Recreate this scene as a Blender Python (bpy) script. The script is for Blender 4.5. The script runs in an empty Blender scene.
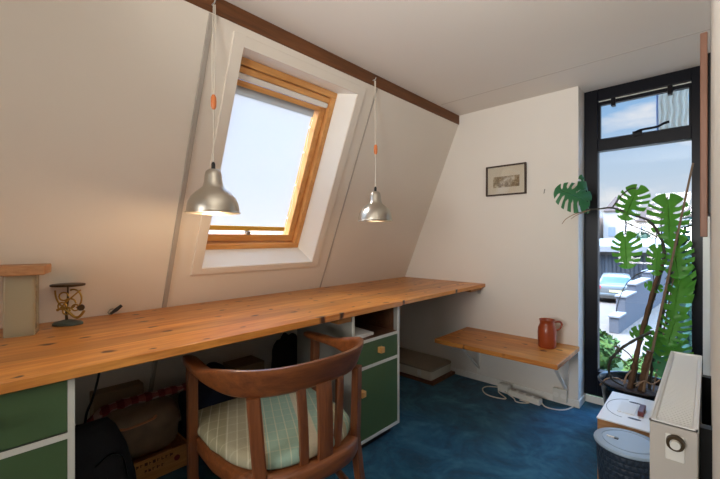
import bpy, bmesh, math, random
from mathutils import Vector, Matrix, noise
random.seed(7)
R = math.radians
SC = bpy.context.scene
COL = SC.collection
# ------------------------------------------------------------------ camera numbers
F, CX, HY, EYE = 370.0, 360.0, 238.0, 1.15
YAW = math.atan(348 / 370)
SN, CS = math.sin(YAW), math.cos(YAW)


def ray(x, y):
    r = (x - CX) / F
    return Vector((CS * r - SN, SN * r + CS, (HY - y) / F))


def on_y(x, y, Y):
    d = ray(x, y)
    return d * (Y / d.y) + Vector((0, 0, EYE))


def on_x(x, y, X):
    d = ray(x, y)
    return d * (X / d.x) + Vector((0, 0, EYE))


def on_z(x, y, Z):
    d = ray(x, y)
    return d * ((Z - EYE) / d.z) + Vector((0, 0, EYE))


# ------------------------------------------------------------------ mesh helpers
class MB:
    def __init__(self):
        self.bm = bmesh.new()
        self.mi = 0

    def _face(self, vs):
        try:
            f = self.bm.faces.new(vs)
            f.material_index = self.mi
            return f
        except ValueError:
            return None

    def box(self, x0, x1, y0, y1, z0, z1, M=None):
        vs = []
        for z in (z0, z1):
            for p in ((x0, y0), (x1, y0), (x1, y1), (x0, y1)):
                v = Vector((p[0], p[1], z))
                vs.append(self.bm.verts.new(M @ v if M else v))
        for q in ((3, 2, 1, 0), (4, 5, 6, 7), (0, 1, 5, 4), (1, 2, 6, 5), (2, 3, 7, 6), (3, 0, 4, 7)):
            self._face([vs[i] for i in q])
        return self

    def hexa(self, pts):
        """eight points: four below (ccw), four above"""
        vs = [self.bm.verts.new(p) for p in pts]
        for q in ((3, 2, 1, 0), (4, 5, 6, 7), (0, 1, 5, 4), (1, 2, 6, 5), (2, 3, 7, 6), (3, 0, 4, 7)):
            self._face([vs[i] for i in q])
        return self

    def rings(self, rings, closed=True, caps=True):
        vr = [[self.bm.verts.new(p) for p in r] for r in rings]
        n = len(vr[0])
        for a, b in zip(vr[:-1], vr[1:]):
            for i in range(n if closed else n - 1):
                j = (i + 1) % n
                self._face([a[i], a[j], b[j], b[i]])
        if caps and closed:
            self._face(list(reversed(vr[0])))
            self._face(vr[-1])
        return self

    def tube(self, pts, r, n=10, caps=True, flat=1.0):
        pts = [Vector(p) for p in pts]
        rad = r if isinstance(r, (list, tuple)) else [r] * len(pts)
        t0 = (pts[1] - pts[0]).normalized()
        up = Vector((0, 0, 1)) if abs(t0.z) < .9 else Vector((1, 0, 0))
        u = t0.cross(up).normalized()
        rings = []
        for i, p in enumerate(pts):
            a = pts[max(i - 1, 0)]
            b = pts[min(i + 1, len(pts) - 1)]
            t = (b - a).normalized()
            u = (u - t * u.dot(t)).normalized()
            w = t.cross(u)
            rings.append([p + (u * math.cos(k * 2 * math.pi / n) + w * math.sin(k * 2 * math.pi / n) * flat) * rad[i] for k in range(n)])
        return self.rings(rings, caps=caps)

    def lathe(self, prof, c=(0, 0, 0), n=32, M=None, caps=False):
        c = Vector(c)
        rings = []
        for r, z in prof:
            rr = []
            for k in range(n):
                a = k * 2 * math.pi / n
                p = Vector((max(r, 1e-4) * math.cos(a), max(r, 1e-4) * math.sin(a), z))
                rr.append((M @ p if M else p) + c)
            rings.append(rr)
        return self.rings(rings, caps=caps)

    def prism(self, poly, vec):
        vec = Vector(vec)
        a = [self.bm.verts.new(Vector(p)) for p in poly]
        b = [self.bm.verts.new(Vector(p) + vec) for p in poly]
        n = len(a)
        self._face(list(reversed(a)))
        self._face(b)
        for i in range(n):
            j = (i + 1) % n
            self._face([a[i], a[j], b[j], b[i]])
        return self

    def blob(self, c, size, seed=0, amp=.15, n=24, m=14, power=2.6, freq=2.2, M=None):
        """soft box-like lump standing on its base"""
        c = Vector(c)
        rings = []
        for j in range(m + 1):
            ph = -math.pi / 2 + math.pi * j / m
            rr = []
            for i in range(n):
                th = 2 * math.pi * i / n
                d = Vector((math.cos(ph) * math.cos(th), math.cos(ph) * math.sin(th), math.sin(ph)))
                k = (abs(d.x) ** power + abs(d.y) ** power + abs(d.z) ** power) ** (-1 / power)
                p = d * k
                nz = noise.noise(p * freq + Vector((seed * 3.1, seed * 1.7, seed))) * amp
                p = p * (1 + nz)
                q = Vector((p.x * size[0] / 2, p.y * size[1] / 2, max(p.z, -1.0) * size[2] / 2))
                if M:
                    q = M @ q
                rr.append(c + q)
            rings.append(rr)
        return self.rings(rings)

    def build(self, name, mat, parent=None, smooth=False, bevel=0, angle=40, seg=2, recalc=True, solid=0):
        bm = self.bm
        bmesh.ops.remove_doubles(bm, verts=bm.verts, dist=1e-6)
        if recalc:
            bmesh.ops.recalc_face_normals(bm, faces=bm.faces)
        me = bpy.data.meshes.new(name)
        off = Vector((0, 0, 0))
        p = parent
        while p is not None:
            off += Vector(p.location)
            p = p.parent
        for v in bm.verts:
            v.co -= off
        bm.to_mesh(me)
        bm.free()
        for m in (mat if isinstance(mat, (list, tuple)) else [mat]):
            me.materials.append(m)
        o = bpy.data.objects.new(name, me)
        COL.objects.link(o)
        if parent is not None:
            o.parent = parent
        if smooth:
            me.polygons.foreach_set('use_smooth', [True] * len(me.polygons))
            me.set_sharp_from_angle(angle=R(angle))
        if solid:
            md = o.modifiers.new('Solidify', 'SOLIDIFY')
            md.thickness = solid
            md.offset = 0
        if bevel:
            md = o.modifiers.new('Bevel', 'BEVEL')
            md.width = bevel
            md.segments = seg
            md.limit_method = 'ANGLE'
            md.angle_limit = R(35)
        return o


def thing(name, label, cat, loc=(0, 0, 0), group=None):
    o = bpy.data.objects.new(name, None)
    o.empty_display_size = .05
    COL.objects.link(o)
    o.location = loc
    return tag(o, label, cat, group)


def tag(o, label, cat, group=None):
    o['label'] = label
    o['category'] = cat
    if group:
        o['group'] = group
    return o


def struct(o):
    o['kind'] = 'structure'
    return o


def spline(pts, n=8):
    """Catmull-Rom through the points"""
    P = [Vector(p) for p in pts]
    P = [P[0] * 2 - P[1]] + P + [P[-1] * 2 - P[-2]]
    out = []
    for i in range(1, len(P) - 2):
        for k in range(n):
            t = k / n
            a, b, c, d = P[i - 1], P[i], P[i + 1], P[i + 2]
            out.append(.5 * ((2 * b) + (c - a) * t + (2 * a - 5 * b + 4 * c - d) * t * t + (3 * b - a - 3 * c + d) * t ** 3))
    out.append(P[-2])
    return out


# ------------------------------------------------------------------ materials
def lin(c):
    return tuple(((v / 255) / 12.92 if v / 255 <= .04045 else ((v / 255 + .055) / 1.055) ** 2.4) for v in c)


class NT:
    def __init__(self, name):
        self.m = bpy.data.materials.new(name)
        self.m.use_nodes = True
        self.t = self.m.node_tree
        self.b = self.t.nodes['Principled BSDF']
        self.out = self.t.nodes['Material Output']

    def n(self, typ, **kw):
        nd = self.t.nodes.new(typ)
        for k, v in kw.items():
            setattr(nd, k, v)
        return nd

    def l(self, a, b):
        self.t.links.new(a, b)

    def math(self, op, a, b=None, clamp=False):
        nd = self.n('ShaderNodeMath', operation=op, use_clamp=clamp)
        for i, v in enumerate((a, b)):
            if v is None:
                continue
            if isinstance(v, (int, float)):
                nd.inputs[i].default_value = v
            else:
                self.l(v, nd.inputs[i])
        return nd.outputs[0]

    def mix(self, f, a, b, blend='MIX'):
        nd = self.n('ShaderNodeMix', data_type='RGBA', blend_type=blend)
        for s, v in ((nd.inputs[0], f), (nd.inputs[6], a), (nd.inputs[7], b)):
            if isinstance(v, (int, float)):
                s.default_value = v
            elif isinstance(v, tuple):
                s.default_value = (*v[:3], 1)
            else:
                self.l(v, s)
        return nd.outputs[2]

    def coord(self, scale=(1, 1, 1), rot=(0, 0, 0)):
        tc = self.n('ShaderNodeTexCoord')
        mp = self.n('ShaderNodeMapping')
        mp.inputs['Scale'].default_value = scale
        mp.inputs['Rotation'].default_value = rot
        self.l(tc.outputs['Object'], mp.inputs['Vector'])
        return mp.outputs[0]

    def noise(self, vec, scale=5, detail=3, rough=.5, dist=0):
        nd = self.n('ShaderNodeTexNoise')
        nd.inputs['Scale'].default_value = scale
        nd.inputs['Detail'].default_value = detail
        nd.inputs['Roughness'].default_value = rough
        nd.inputs['Distortion'].default_value = dist
        self.l(vec, nd.inputs['Vector'])
        return nd.outputs[0]

    def ramp(self, f, stops, interp='LINEAR'):
        nd = self.n('ShaderNodeValToRGB')
        nd.color_ramp.interpolation = interp
        el = nd.color_ramp.elements
        while len(el) < len(stops):
            el.new(.5)
        for e, (p, c) in zip(el, stops):
            e.position = p
            e.color = (*c[:3], 1) if isinstance(c, tuple) else (c, c, c, 1)
        self.l(f, nd.inputs[0])
        return nd.outputs[0]

    def bump(self, h, strength=.2, dist=.01):
        nd = self.n('ShaderNodeBump')
        nd.inputs['Strength'].default_value = strength
        nd.inputs['Distance'].default_value = dist
        self.l(h, nd.inputs['Height'])
        self.l(nd.outputs[0], self.b.inputs['Normal'])

    def set(self, rough=.5, metal=0, spec=.5, base=None):
        self.b.inputs['Roughness'].default_value = rough
        self.b.inputs['Metallic'].default_value = metal
        self.b.inputs['Specular IOR Level'].default_value = spec
        if base is not None:
            if isinstance(base, tuple):
                self.b.inputs['Base Color'].default_value = (*base[:3], 1)
            else:
                self.l(base, self.b.inputs['Base Color'])
        return self


def flat(name, rgb, rough=.5, metal=0, spec=.5, var=.06, scale=9, bump=0, bscale=60):
    t = NT(name)
    c = lin(rgb)
    v = t.coord()
    f = t.noise(v, scale, 3)
    col = t.mix(f, tuple(x * (1 - var) for x in c), tuple(min(1, x * (1 + var)) for x in c))
    t.set(rough, metal, spec, col)
    if bump:
        t.bump(t.noise(v, bscale, 3), bump, .004)
    return t.m


def wood(name, lo, hi, axis=1, plank=0, rough=.35, knots=0, knotcol=(70, 34, 12), fine=14, across=0, spec=.4, coat=0):
    """grain along axis (0 x, 1 y, 2 z); plank = board width measured along the 'across' axis"""
    t = NT(name)
    s = [fine] * 3
    s[axis] = fine * .09
    base_v = t.coord()
    sep = t.n('ShaderNodeSeparateXYZ')
    t.l(base_v, sep.inputs[0])
    vec = t.coord(tuple(s))
    if plank:
        cell = t.math('FLOOR', t.math('DIVIDE', sep.outputs[across], plank))
        wn = t.n('ShaderNodeTexWhiteNoise', noise_dimensions='1D')
        t.l(cell, wn.inputs['W'])
        add = t.n('ShaderNodeVectorMath', operation='ADD')
        sc = t.n('ShaderNodeVectorMath', operation='SCALE')
        t.l(wn.outputs['Color'], sc.inputs[0])
        sc.inputs['Scale'].default_value = 30
        t.l(vec, add.inputs[0])
        t.l(sc.outputs[0], add.inputs[1])
        vec = add.outputs[0]
    f = t.noise(vec, 1.6, 5, .6, .6)
    f2 = t.noise(vec, 6, 2, .5)
    g = t.math('ADD', t.math('MULTIPLY', f, .75), t.math('MULTIPLY', f2, .25))
    col = t.ramp(g, [(.3, lin(lo)), (.68, lin(hi))])
    if plank:
        tint = t.math('ADD', t.math('MULTIPLY', wn.outputs['Value'], .40), .80)
        comb = t.n('ShaderNodeCombineXYZ')
        for i in range(3):
            t.l(tint, comb.inputs[i])
        col = t.mix(1.0, col, comb.outputs[0], 'MULTIPLY')
        fr = t.math('FRACT', t.math('DIVIDE', sep.outputs[across], plank))
        edge = t.math('LESS_THAN', t.math('ABSOLUTE', t.math('SUBTRACT', fr, .5)), .49)
        col = t.mix(edge, t.mix(.35, col, lin(lo)), col)
    if knots:
        ks = [knots] * 3
        ks[axis] = knots * .62
        kv = t.coord(tuple(ks))
        wob = t.noise(base_v, 8, 2)
        ad = t.n('ShaderNodeVectorMath', operation='ADD')
        s2 = t.n('ShaderNodeVectorMath', operation='SCALE')
        s2.inputs['Scale'].default_value = .5
        t.l(kv, ad.inputs[0])
        t.l(wob, s2.inputs[0])
        t.l(s2.outputs[0], ad.inputs[1])
        vo = t.n('ShaderNodeTexVoronoi', voronoi_dimensions='2D')
        vo.inputs['Scale'].default_value = 1
        t.l(ad.outputs[0], vo.inputs['Vector'])
        sepc = t.n('ShaderNodeSeparateColor')
        t.l(vo.outputs['Color'], sepc.inputs[0])
        keep = t.math('GREATER_THAN', sepc.outputs[0], .3)
        size = t.math('ADD', t.math('MULTIPLY', sepc.outputs[1], .09), .06)
        k = t.math('SUBTRACT', 1.0, t.math('DIVIDE', vo.outputs['Distance'], size), True)
        k = t.math('MULTIPLY', t.math('MULTIPLY', k, 2.2, True), keep)
        col = t.mix(k, col, lin(knotcol))
    t.set(rough, 0, spec, col)
    if coat:
        t.b.inputs['Coat Weight'].default_value = coat
        t.b.inputs['Coat Roughness'].default_value = .25
    t.bump(g, .06, .002)
    return t.m


M = {}
M['plaster'] = flat('white_plaster', (228, 223, 215), .85, spec=.2, var=.03, scale=3, bump=.05, bscale=90)
M['wallboard'] = flat('painted_wallboard', (225, 217, 205), .8, spec=.2, var=.03, scale=2.5, bump=.04, bscale=70)
M['ceiling'] = flat('ceiling_paint', (228, 223, 216), .85, spec=.2, var=.02, scale=2)
M['white_paint'] = flat('white_gloss_paint', (236, 234, 228), .4, var=.02)
M['joint'] = flat('ceiling_joint_filler', (206, 199, 190), .85, var=.02)
M['groove'] = flat('joint_shadow_grey', (170, 162, 152), .8, var=.03)
M['beam'] = wood('dark_beam_wood', (84, 50, 26), (122, 76, 42), axis=1, rough=.5, fine=20)
M['sky_pine'] = wood('varnished_window_pine', (194, 134, 76), (236, 178, 110), axis=1, rough=.3, fine=22)
M['sky_pine_up'] = wood('varnished_window_pine_upright', (194, 134, 76), (236, 178, 110), axis=2, rough=.3, fine=22)
M['desk'] = wood('knotty_pine_desk', (164, 88, 28), (224, 156, 76), axis=1, plank=.115, rough=.36, knots=8.5, fine=16, across=0, spec=.45, coat=.15)
M['bench'] = wood('knotty_pine_bench', (168, 90, 30), (226, 154, 74), axis=0, plank=.12, rough=.4, knots=8.5, fine=16, across=1)
M['chair'] = wood('stained_beech', (88, 46, 24), (134, 78, 42), axis=2, rough=.3, fine=26, spec=.5, coat=.25)
M['chair_rail'] = wood('stained_beech_rail', (92, 48, 24), (138, 80, 42), axis=1, rough=.28, fine=26, spec=.5, coat=.3)
M['lidwood'] = wood('pale_lid_wood', (150, 104, 66), (188, 140, 96), axis=1, rough=.5, fine=30)
M['panelwood'] = wood('reddish_panel_wood', (118, 82, 64), (144, 104, 84), axis=2, rough=.5, fine=30)
M['knob'] = wood('pale_knob_wood', (196, 140, 78), (226, 172, 106), axis=2, rough=.4, fine=40)
M['cleat'] = wood('rough_batten', (120, 74, 34), (168, 116, 62), axis=1, rough=.6, fine=30)
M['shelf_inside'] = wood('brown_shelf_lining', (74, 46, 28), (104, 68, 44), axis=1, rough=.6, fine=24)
M['cardboard'] = flat('brown_cardboard', (132, 98, 66), .8, var=.08, scale=14)
M['cardboard_dark'] = flat('dull_cardboard', (138, 112, 84), .85, var=.1, scale=10)
M['kraft'] = wood('box_side_wood', (150, 104, 64), (186, 138, 92), axis=0, rough=.6, fine=24)
M['crate'] = wood('crate_wood', (158, 104, 50), (204, 148, 84), axis=1, rough=.6, fine=24)
M['print'] = flat('dark_print_ink', (86, 46, 24), .7)
M['redprint'] = flat('red_print_ink', (120, 30, 26), .7)
M['green'] = flat('bottle_green_front', (72, 98, 62), .5, var=.05, scale=6)
M['edge_white'] = flat('white_cabinet_edge', (212, 212, 204), .5, var=.03)
M['carcass'] = flat('grey_cabinet_side', (150, 148, 140), .6, var=.04)
M['black_frame'] = flat('black_window_paint', (9, 11, 20), .35, spec=.2, var=.1)
M['black_plastic'] = flat('black_plastic', (18, 18, 20), .4, var=.1)
M['black_cloth'] = flat('black_bag_cloth', (26, 27, 32), .8, var=.25, scale=30, bump=.4, bscale=120)
M['navy_cloth'] = flat('navy_cloth', (22, 34, 60), .8, var=.3, scale=16, bump=.4, bscale=60)
M['blue_cloth'] = flat('blue_cloth', (22, 54, 104), .7, var=.2, scale=16)
M['brown_leather'] = flat('worn_brown_leather', (124, 102, 80), .5, var=.45, scale=14, bump=.3, bscale=40)
M['tan_strap'] = flat('tan_strap', (206, 138, 94), .5)
M['alu'] = flat('brushed_aluminium', (196, 190, 178), .34, 1.0, var=.05, scale=20)
M['steel'] = flat('bracket_metal', (196, 196, 192), .4, .6)
M['cord'] = flat('white_cord', (214, 206, 192), .6)
M['bead'] = flat('wooden_cord_slider', (214, 122, 64), .4)
M['bulb'] = flat('opal_bulb', (240, 236, 226), .2)
M['paper'] = flat('white_paper', (232, 230, 224), .8, var=.02)
M['oldpaper'] = flat('cream_mat_paper', (206, 196, 176), .8, var=.03)
M['frame_dark'] = wood('dark_picture_frame', (40, 26, 18), (66, 44, 30), axis=0, rough=.4, fine=30)
M['jug'] = flat('terracotta_glaze', (148, 66, 34), .28, var=.12, scale=18)
M['rad'] = flat('radiator_enamel', (232, 232, 228), .35, var=.01)
M['rad_end'] = flat('radiator_end_shaded_enamel', (184, 178, 170), .45, var=.02)  # white enamel greyed: shade of the radiator ends put into the colour
M['brass'] = flat('aged_brass', (176, 142, 74), .35, .9, var=.2, scale=30)
M['bronze'] = flat('dark_bronze', (70, 56, 38), .45, .6, var=.2, scale=30)
M['scale_base'] = flat('grey_green_enamel', (66, 76, 72), .4, var=.1)
M['lid_blue'] = flat('pale_blue_grey_lid', (152, 170, 186), .4, var=.03)
M['pot'] = flat('black_glazed_pot', (16, 17, 20), .22, var=.1)
M['soil'] = flat('dark_potting_soil', (60, 42, 30), .95, var=.5, scale=60, bump=.8, bscale=70)
M['stem'] = flat('brown_vine_stem', (92, 66, 44), .7, var=.3, scale=50, bump=.5, bscale=90)
M['dark_stem'] = flat('dark_vine_stem', (52, 50, 40), .6, var=.3, scale=40, bump=.4, bscale=90)
M['root'] = flat('pale_air_root', (150, 120, 92), .7, var=.2, scale=40)
M['stake'] = flat('bamboo_stake', (128, 106, 84), .6, var=.15, scale=30)
M['box_white'] = flat('off_white_case', (204, 196, 178), .5, var=.03)
M['box_lid'] = flat('beige_grey_case_lid', (150, 138, 120), .6, var=.05)
M['board_brown'] = wood('brown_board', (84, 50, 32), (122, 76, 48), axis=0, rough=.6, fine=22)
M['socket'] = flat('white_socket_plastic', (222, 220, 212), .4, var=.02)
M['maroon'] = flat('maroon_card', (92, 34, 38), .45)
M['wicker'] = flat('grey_wicker', (112, 102, 78), .8, var=.5, scale=70, bump=.8, bscale=90)
M['yellow_hem'] = flat('yellow_blind_hem', (214, 172, 70), .6, var=.05)
M['hook_metal'] = flat('small_hook_metal', (140, 134, 124), .4, .5)


def carpet():
    t = NT('blue_carpet')
    v = t.coord()
    big = t.noise(v, 3.6, 4, .65, 1.6)
    fib = t.noise(v, 260, 2, .7)
    mid = t.noise(v, 30, 3, .6)
    g = t.math('ADD', t.math('ADD', t.math('MULTIPLY', big, .75), t.math('MULTIPLY', fib, .1)), t.math('MULTIPLY', mid, .15))
    t.set(.95, 0, .1, t.ramp(g, [(.32, lin((10, 52, 74))), (.5, lin((18, 82, 108))), (.72, lin((62, 118, 138)))]))
    t.b.inputs['Sheen Weight'].default_value = .15
    t.bump(t.math('ADD', t.math('MULTIPLY', mid, .5), t.math('MULTIPLY', fib, .5)), .9, .006)
    return t.m


M['carpet'] = carpet()


def glass(name, tint=(1, 1, 1), refl=.08, rough=0.0):
    t = NT(name)
    tr = t.n('ShaderNodeBsdfTransparent')
    tr.inputs[0].default_value = (*tint, 1)
    gl = t.n('ShaderNodeBsdfGlossy')
    gl.inputs['Roughness'].default_value = rough
    lw = t.n('ShaderNodeFresnel')
    geo = t.n('ShaderNodeNewGeometry')
    t.l(t.math('SUBTRACT', 1.45, t.math('MULTIPLY', geo.outputs['Backfacing'], 1.45 - 1 / 1.45)), lw.inputs['IOR'])
    mx = t.n('ShaderNodeMixShader')
    t.l(lw.outputs[0], mx.inputs[0])
    t.l(tr.outputs[0], mx.inputs[1])
    t.l(gl.outputs[0], mx.inputs[2])
    t.l(mx.outputs[0], t.out.inputs[0])
    return t.m


M['glass'] = glass('window_glass')
M['picture_glass'] = glass('picture_glass')


def frosted():
    t = NT('smoky_jar_glass')
    t.set(.12, 0, .5, lin((196, 186, 160)))
    tr = t.n('ShaderNodeBsdfTransparent')
    tr.inputs[0].default_value = (.82, .80, .70, 1)
    mx = t.n('ShaderNodeMixShader')
    mx.inputs[0].default_value = .5
    t.l(tr.outputs[0], mx.inputs[1])
    t.l(t.b.outputs[0], mx.inputs[2])
    t.l(mx.outputs[0], t.out.inputs[0])
    return t.m


M['jar'] = frosted()


def screen_cloth(name, rgb, thru, open_=.0):
    t = NT(name)
    c = lin(rgb)
    d = t.n('ShaderNodeBsdfDiffuse')
    d.inputs[0].default_value = (*c, 1)
    tl = t.n('ShaderNodeBsdfTranslucent')
    tl.inputs[0].default_value = (*c, 1)
    mx = t.n('ShaderNodeMixShader')
    mx.inputs[0].default_value = thru
    t.l(d.outputs[0], mx.inputs[1])
    t.l(tl.outputs[0], mx.inputs[2])
    tr = t.n('ShaderNodeBsdfTransparent')
    m2 = t.n('ShaderNodeMixShader')
    m2.inputs[0].default_value = open_
    t.l(mx.outputs[0], m2.inputs[1])
    t.l(tr.outputs[0], m2.inputs[2])
    t.l(m2.outputs[0], t.out.inputs[0])
    return t.m


M['screen'] = screen_cloth('white_sun_screen', (216, 214, 210), .24, .15)
M['screen_top'] = screen_cloth('grey_screen_band', (176, 172, 164), .5, .1)


def leaf_mat(name, lo, hi, tl=.45):
    t = NT(name)
    v = t.coord()
    f = t.noise(v, 14, 3)
    col = t.mix(f, lin(lo), lin(hi))
    t.set(.35, 0, .4, col)
    tr = t.n('ShaderNodeBsdfTranslucent')
    t.l(t.mix(.5, col, lin((118, 172, 52))), tr.inputs[0])
    mx = t.n('ShaderNodeMixShader')
    mx.inputs[0].default_value = tl
    t.l(t.b.outputs[0], mx.inputs[1])
    t.l(tr.outputs[0], mx.inputs[2])
    t.l(mx.outputs[0], t.out.inputs[0])
    return t.m


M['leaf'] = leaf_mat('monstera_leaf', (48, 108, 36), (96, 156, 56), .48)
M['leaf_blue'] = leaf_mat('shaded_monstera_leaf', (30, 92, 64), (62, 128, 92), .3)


def cushion_mat():
    t = NT('striped_cushion_cloth')
    v = t.coord((1, 1, 1), (0, 0, R(22)))
    sep = t.n('ShaderNodeSeparateXYZ')
    t.l(v, sep.inputs[0])
    f = t.math('ADD', t.math('MULTIPLY', sep.outputs[1], 1.4), .5)
    beige, green, cream, khaki = lin((168, 160, 134)), lin((150, 178, 162)), lin((200, 192, 168)), lin((154, 146, 116))
    col = t.ramp(f, [(0, khaki), (.22, beige), (.40, green), (.50, green), (.57, cream), (.635, green), (.74, beige), (.80, green)], 'CONSTANT')
    ln = t.math('LESS_THAN', t.math('FRACT', t.math('MULTIPLY', f, 22)), .12)
    col = t.mix(t.math('MULTIPLY', ln, .45), col, lin((222, 214, 184)))
    ln2 = t.math('LESS_THAN', t.math('FRACT', t.math('MULTIPLY', sep.outputs[0], 18)), .1)
    col = t.mix(t.math('MULTIPLY', ln2, .2), col, lin((222, 214, 184)))
    col = t.mix(t.math('MULTIPLY', t.noise(v, 160, 2), .18), col, lin((90, 90, 74)))
    t.set(.9, 0, .15, col)
    t.bump(t.noise(v, 30, 3), .25, .01)
    return t.m


M['cushion'] = cushion_mat()


def plaid():
    t = NT('red_check_cloth')
    v = t.coord()
    sep = t.n('ShaderNodeSeparateXYZ')
    t.l(v, sep.inputs[0])
    a = t.math('LESS_THAN', t.math('FRACT', t.math('MULTIPLY', sep.outputs[1], 17)), .5)
    b = t.math('LESS_THAN', t.math('FRACT', t.math('MULTIPLY', t.math('ADD', sep.outputs[2], sep.outputs[0]), 17)), .5)
    s = t.math('MULTIPLY', t.math('ADD', a, b), .5)
    t.set(.9, 0, .1, t.ramp(s, [(0, lin((160, 134, 126))), (.5, lin((128, 66, 62))), (1, lin((100, 36, 40)))]))
    return t.m


M['plaid'] = plaid()


def weave(name, rgb):
    t = NT(name)
    tc = t.n('ShaderNodeTexCoord')
    sep = t.n('ShaderNodeSeparateXYZ')
    t.l(tc.outputs['Object'], sep.inputs[0])
    ang = t.math('MULTIPLY', t.math('ARCTAN2', sep.outputs[1], sep.outputs[0]), 8 / math.pi * 2)
    row = t.math('MULTIPLY', sep.outputs[2], 46)
    sh = t.math('MULTIPLY', t.math('MODULO', t.math('FLOOR', row), 2), .5)
    fx = t.math('ABSOLUTE', t.math('SUBTRACT', t.math('FRACT', t.math('ADD', t.math('MULTIPLY', ang, 1.0), sh)), .5))
    fz = t.math('ABSOLUTE', t.math('SUBTRACT', t.math('FRACT', row), .5))
    h = t.math('SUBTRACT', 1.0, t.math('MULTIPLY', t.math('MAXIMUM', fx, fz), 2.0))
    h = t.math('POWER', h, .4)
    c = lin(rgb)
    t.set(.5, 0, .4, t.mix(h, tuple(x * .55 for x in c), c))
    t.bump(h, .8, .006)
    return t.m


M['weave'] = weave('slate_woven_plastic', (48, 60, 76))


def print_mat():
    t = NT('faded_townscape_print')
    v = t.coord()
    f = t.noise(v, 26, 5, .7)
    t.set(.8, 0, .2, t.ramp(f, [(.32, lin((96, 80, 60))), (.5, lin((152, 136, 110))), (.62, lin((198, 188, 166)))]))
    return t.m


M['townprint'] = print_mat()

# outdoors
M['paving'] = flat('pale_street_paving', (112, 98, 86), .9, var=.12, scale=3)
M['grass'] = flat('lawn', (50, 64, 28), .95, var=.35, scale=6)
M['hedge'] = flat('garden_shrub_leaves', (70, 92, 30), .9, var=.4, scale=12)
M['hedge_dark'] = flat('ivy_leaves', (36, 70, 60), .9, var=.4, scale=12)
M['car'] = flat('silver_car_paint', (118, 118, 114), .25, .4, var=.02)
M['car_glass'] = flat('car_rear_glass', (60, 84, 98), .1)
M['tail'] = flat('red_tail_lamp', (190, 60, 70), .3)
M['plate'] = flat('pale_number_plate', (226, 206, 150), .5)
M['tyre'] = flat('tyre_rubber', (30, 30, 32), .8)
M['garage_dark'] = flat('dark_slatted_garage_door', (50, 56, 62), .7, var=.1)
M['garage_wall'] = flat('pale_garage_wall', (100, 102, 106), .8)
M['roof_white'] = flat('white_roofing', (136, 134, 134), .7)
M['blue_wall'] = flat('blue_grey_concrete', (88, 88, 92), .85, var=.08, scale=5)
M['house'] = flat('pale_pink_render', (186, 166, 150), .9, var=.04, scale=1)
M['house2'] = flat('cream_render', (176, 168, 158), .9, var=.04, scale=1)
M['house_roof'] = flat('grey_brown_roof_tile', (130, 114, 108), .9, var=.1, scale=2)
M['house_win'] = flat('house_window_glass', (130, 140, 152), .2)
M['tree'] = flat('far_tree_leaves', (70, 86, 66), .9, var=.3, scale=2)
M['bark'] = flat('tree_bark', (90, 76, 62), .9)
M['cloth_out'] = screen_cloth('weathered_grey_cloth', (206, 202, 190), .75, .08)
M['cloth_edge'] = flat('blue_cloth_edge', (110, 140, 190), .9)

# ------------------------------------------------------------------ setting
YB = 2.84          # back wall
YW = 3.0           # window wall frame face
ZC = 2.18          # ceiling
XR = .008          # right wall
YF = -2.0          # wall behind the camera


def sx(z):         # x of the sloping wall at height z
    return -2.415 + .42 * z


NI = Vector((1, 0, -.42)).normalized()     # into the room

bmf = MB().box(-2.75, .25, YF - .1, YW + .12, -.12, 0)
struct(bmf.build('floor', M['carpet']))
bmc = MB().box(-1.75, .25, YF - .1, YW + .12, ZC, ZC + .1)
o = struct(bmc.build('ceiling', M['ceiling']))
for i, Y in enumerate((2.508,)):
    s = MB().box(-1.5, XR, Y, Y + .012, ZC - .0008, ZC).build('trim_%d' % (20 + i), M['joint'])
    struct(s)

# sloping wall with the skylight hole
hb = [(.87, .99), (1.635, .99), (1.635, 2.03), (.87, 2.03)]          # hole on the room face (y,z)
fb = [(.848, 1.085), (1.575, 1.085), (1.575, 2.046), (.848, 2.046)]  # hole at the window frame
SET = .12
wl = MB()
b = wl.bm
outer_f = [b.verts.new((sx(z), y, z)) for y, z in ((YF, -.05), (YB + .1, -.05), (YB + .1, 2.108), (YF, 2.108))]
hole_f = [b.verts.new((sx(z), y, z)) for y, z in hb]
hole_b = [b.verts.new((sx(z) - SET, y, z)) for y, z in fb]
outer_b = [b.verts.new((sx(z) - SET, y, z)) for y, z in ((YF, -.05), (YB + .1, -.05), (YB + .1, 2.108), (YF, 2.108))]
for i in range(4):
    j = (i + 1) % 4
    wl._face([outer_f[i], outer_f[j], hole_f[j], hole_f[i]])
    wl._face([outer_b[j], outer_b[i], hole_b[i], hole_b[j]])
    wl._face([outer_f[j], outer_f[i], outer_b[i], outer_b[j]])
    wl.mi = 1
    wl._face([hole_f[i], hole_f[j], hole_b[j], hole_b[i]])
    wl.mi = 0
struct(wl.build('wall_left', [M['wallboard'], M['white_paint']]))

struct(MB().box(-2.75, -.64, YB, YW + .1, -.05, ZC + .05).build('wall_back', M['plaster']))
struct(MB().box(XR, XR + .15, YF, YW + .12, -.05, ZC + .05).build('wall_right', M['plaster']))
struct(MB().box(-2.75, XR + .15, YF - .12, YF, -.05, ZC + .05).build('wall_front', M['plaster']))
struct(MB().box(-2.4, -.634, YB - .012, YB, 0, .05).box(-.64, -.63, YB - .012, YW, 0, .05)
       .box(-.63, XR, YW - .012, YW, 0, .05).build('baseboard_back', M['white_paint'], bevel=.003))
struct(MB().box(-.022, XR, YW - .02, YW + .06, 0, ZC).build('trim_3', M['white_paint']))
# beam
struct(MB().box(-1.66, -1.523, YF, YB, 2.104, ZC).build('trim_1', M['beam'], bevel=.004))


# slope-aligned helper: point from (y, z along the wall face, height off the face)
def wp(y, z, h=0.0):
    return Vector((sx(z), y, z)) + NI * h


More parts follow.
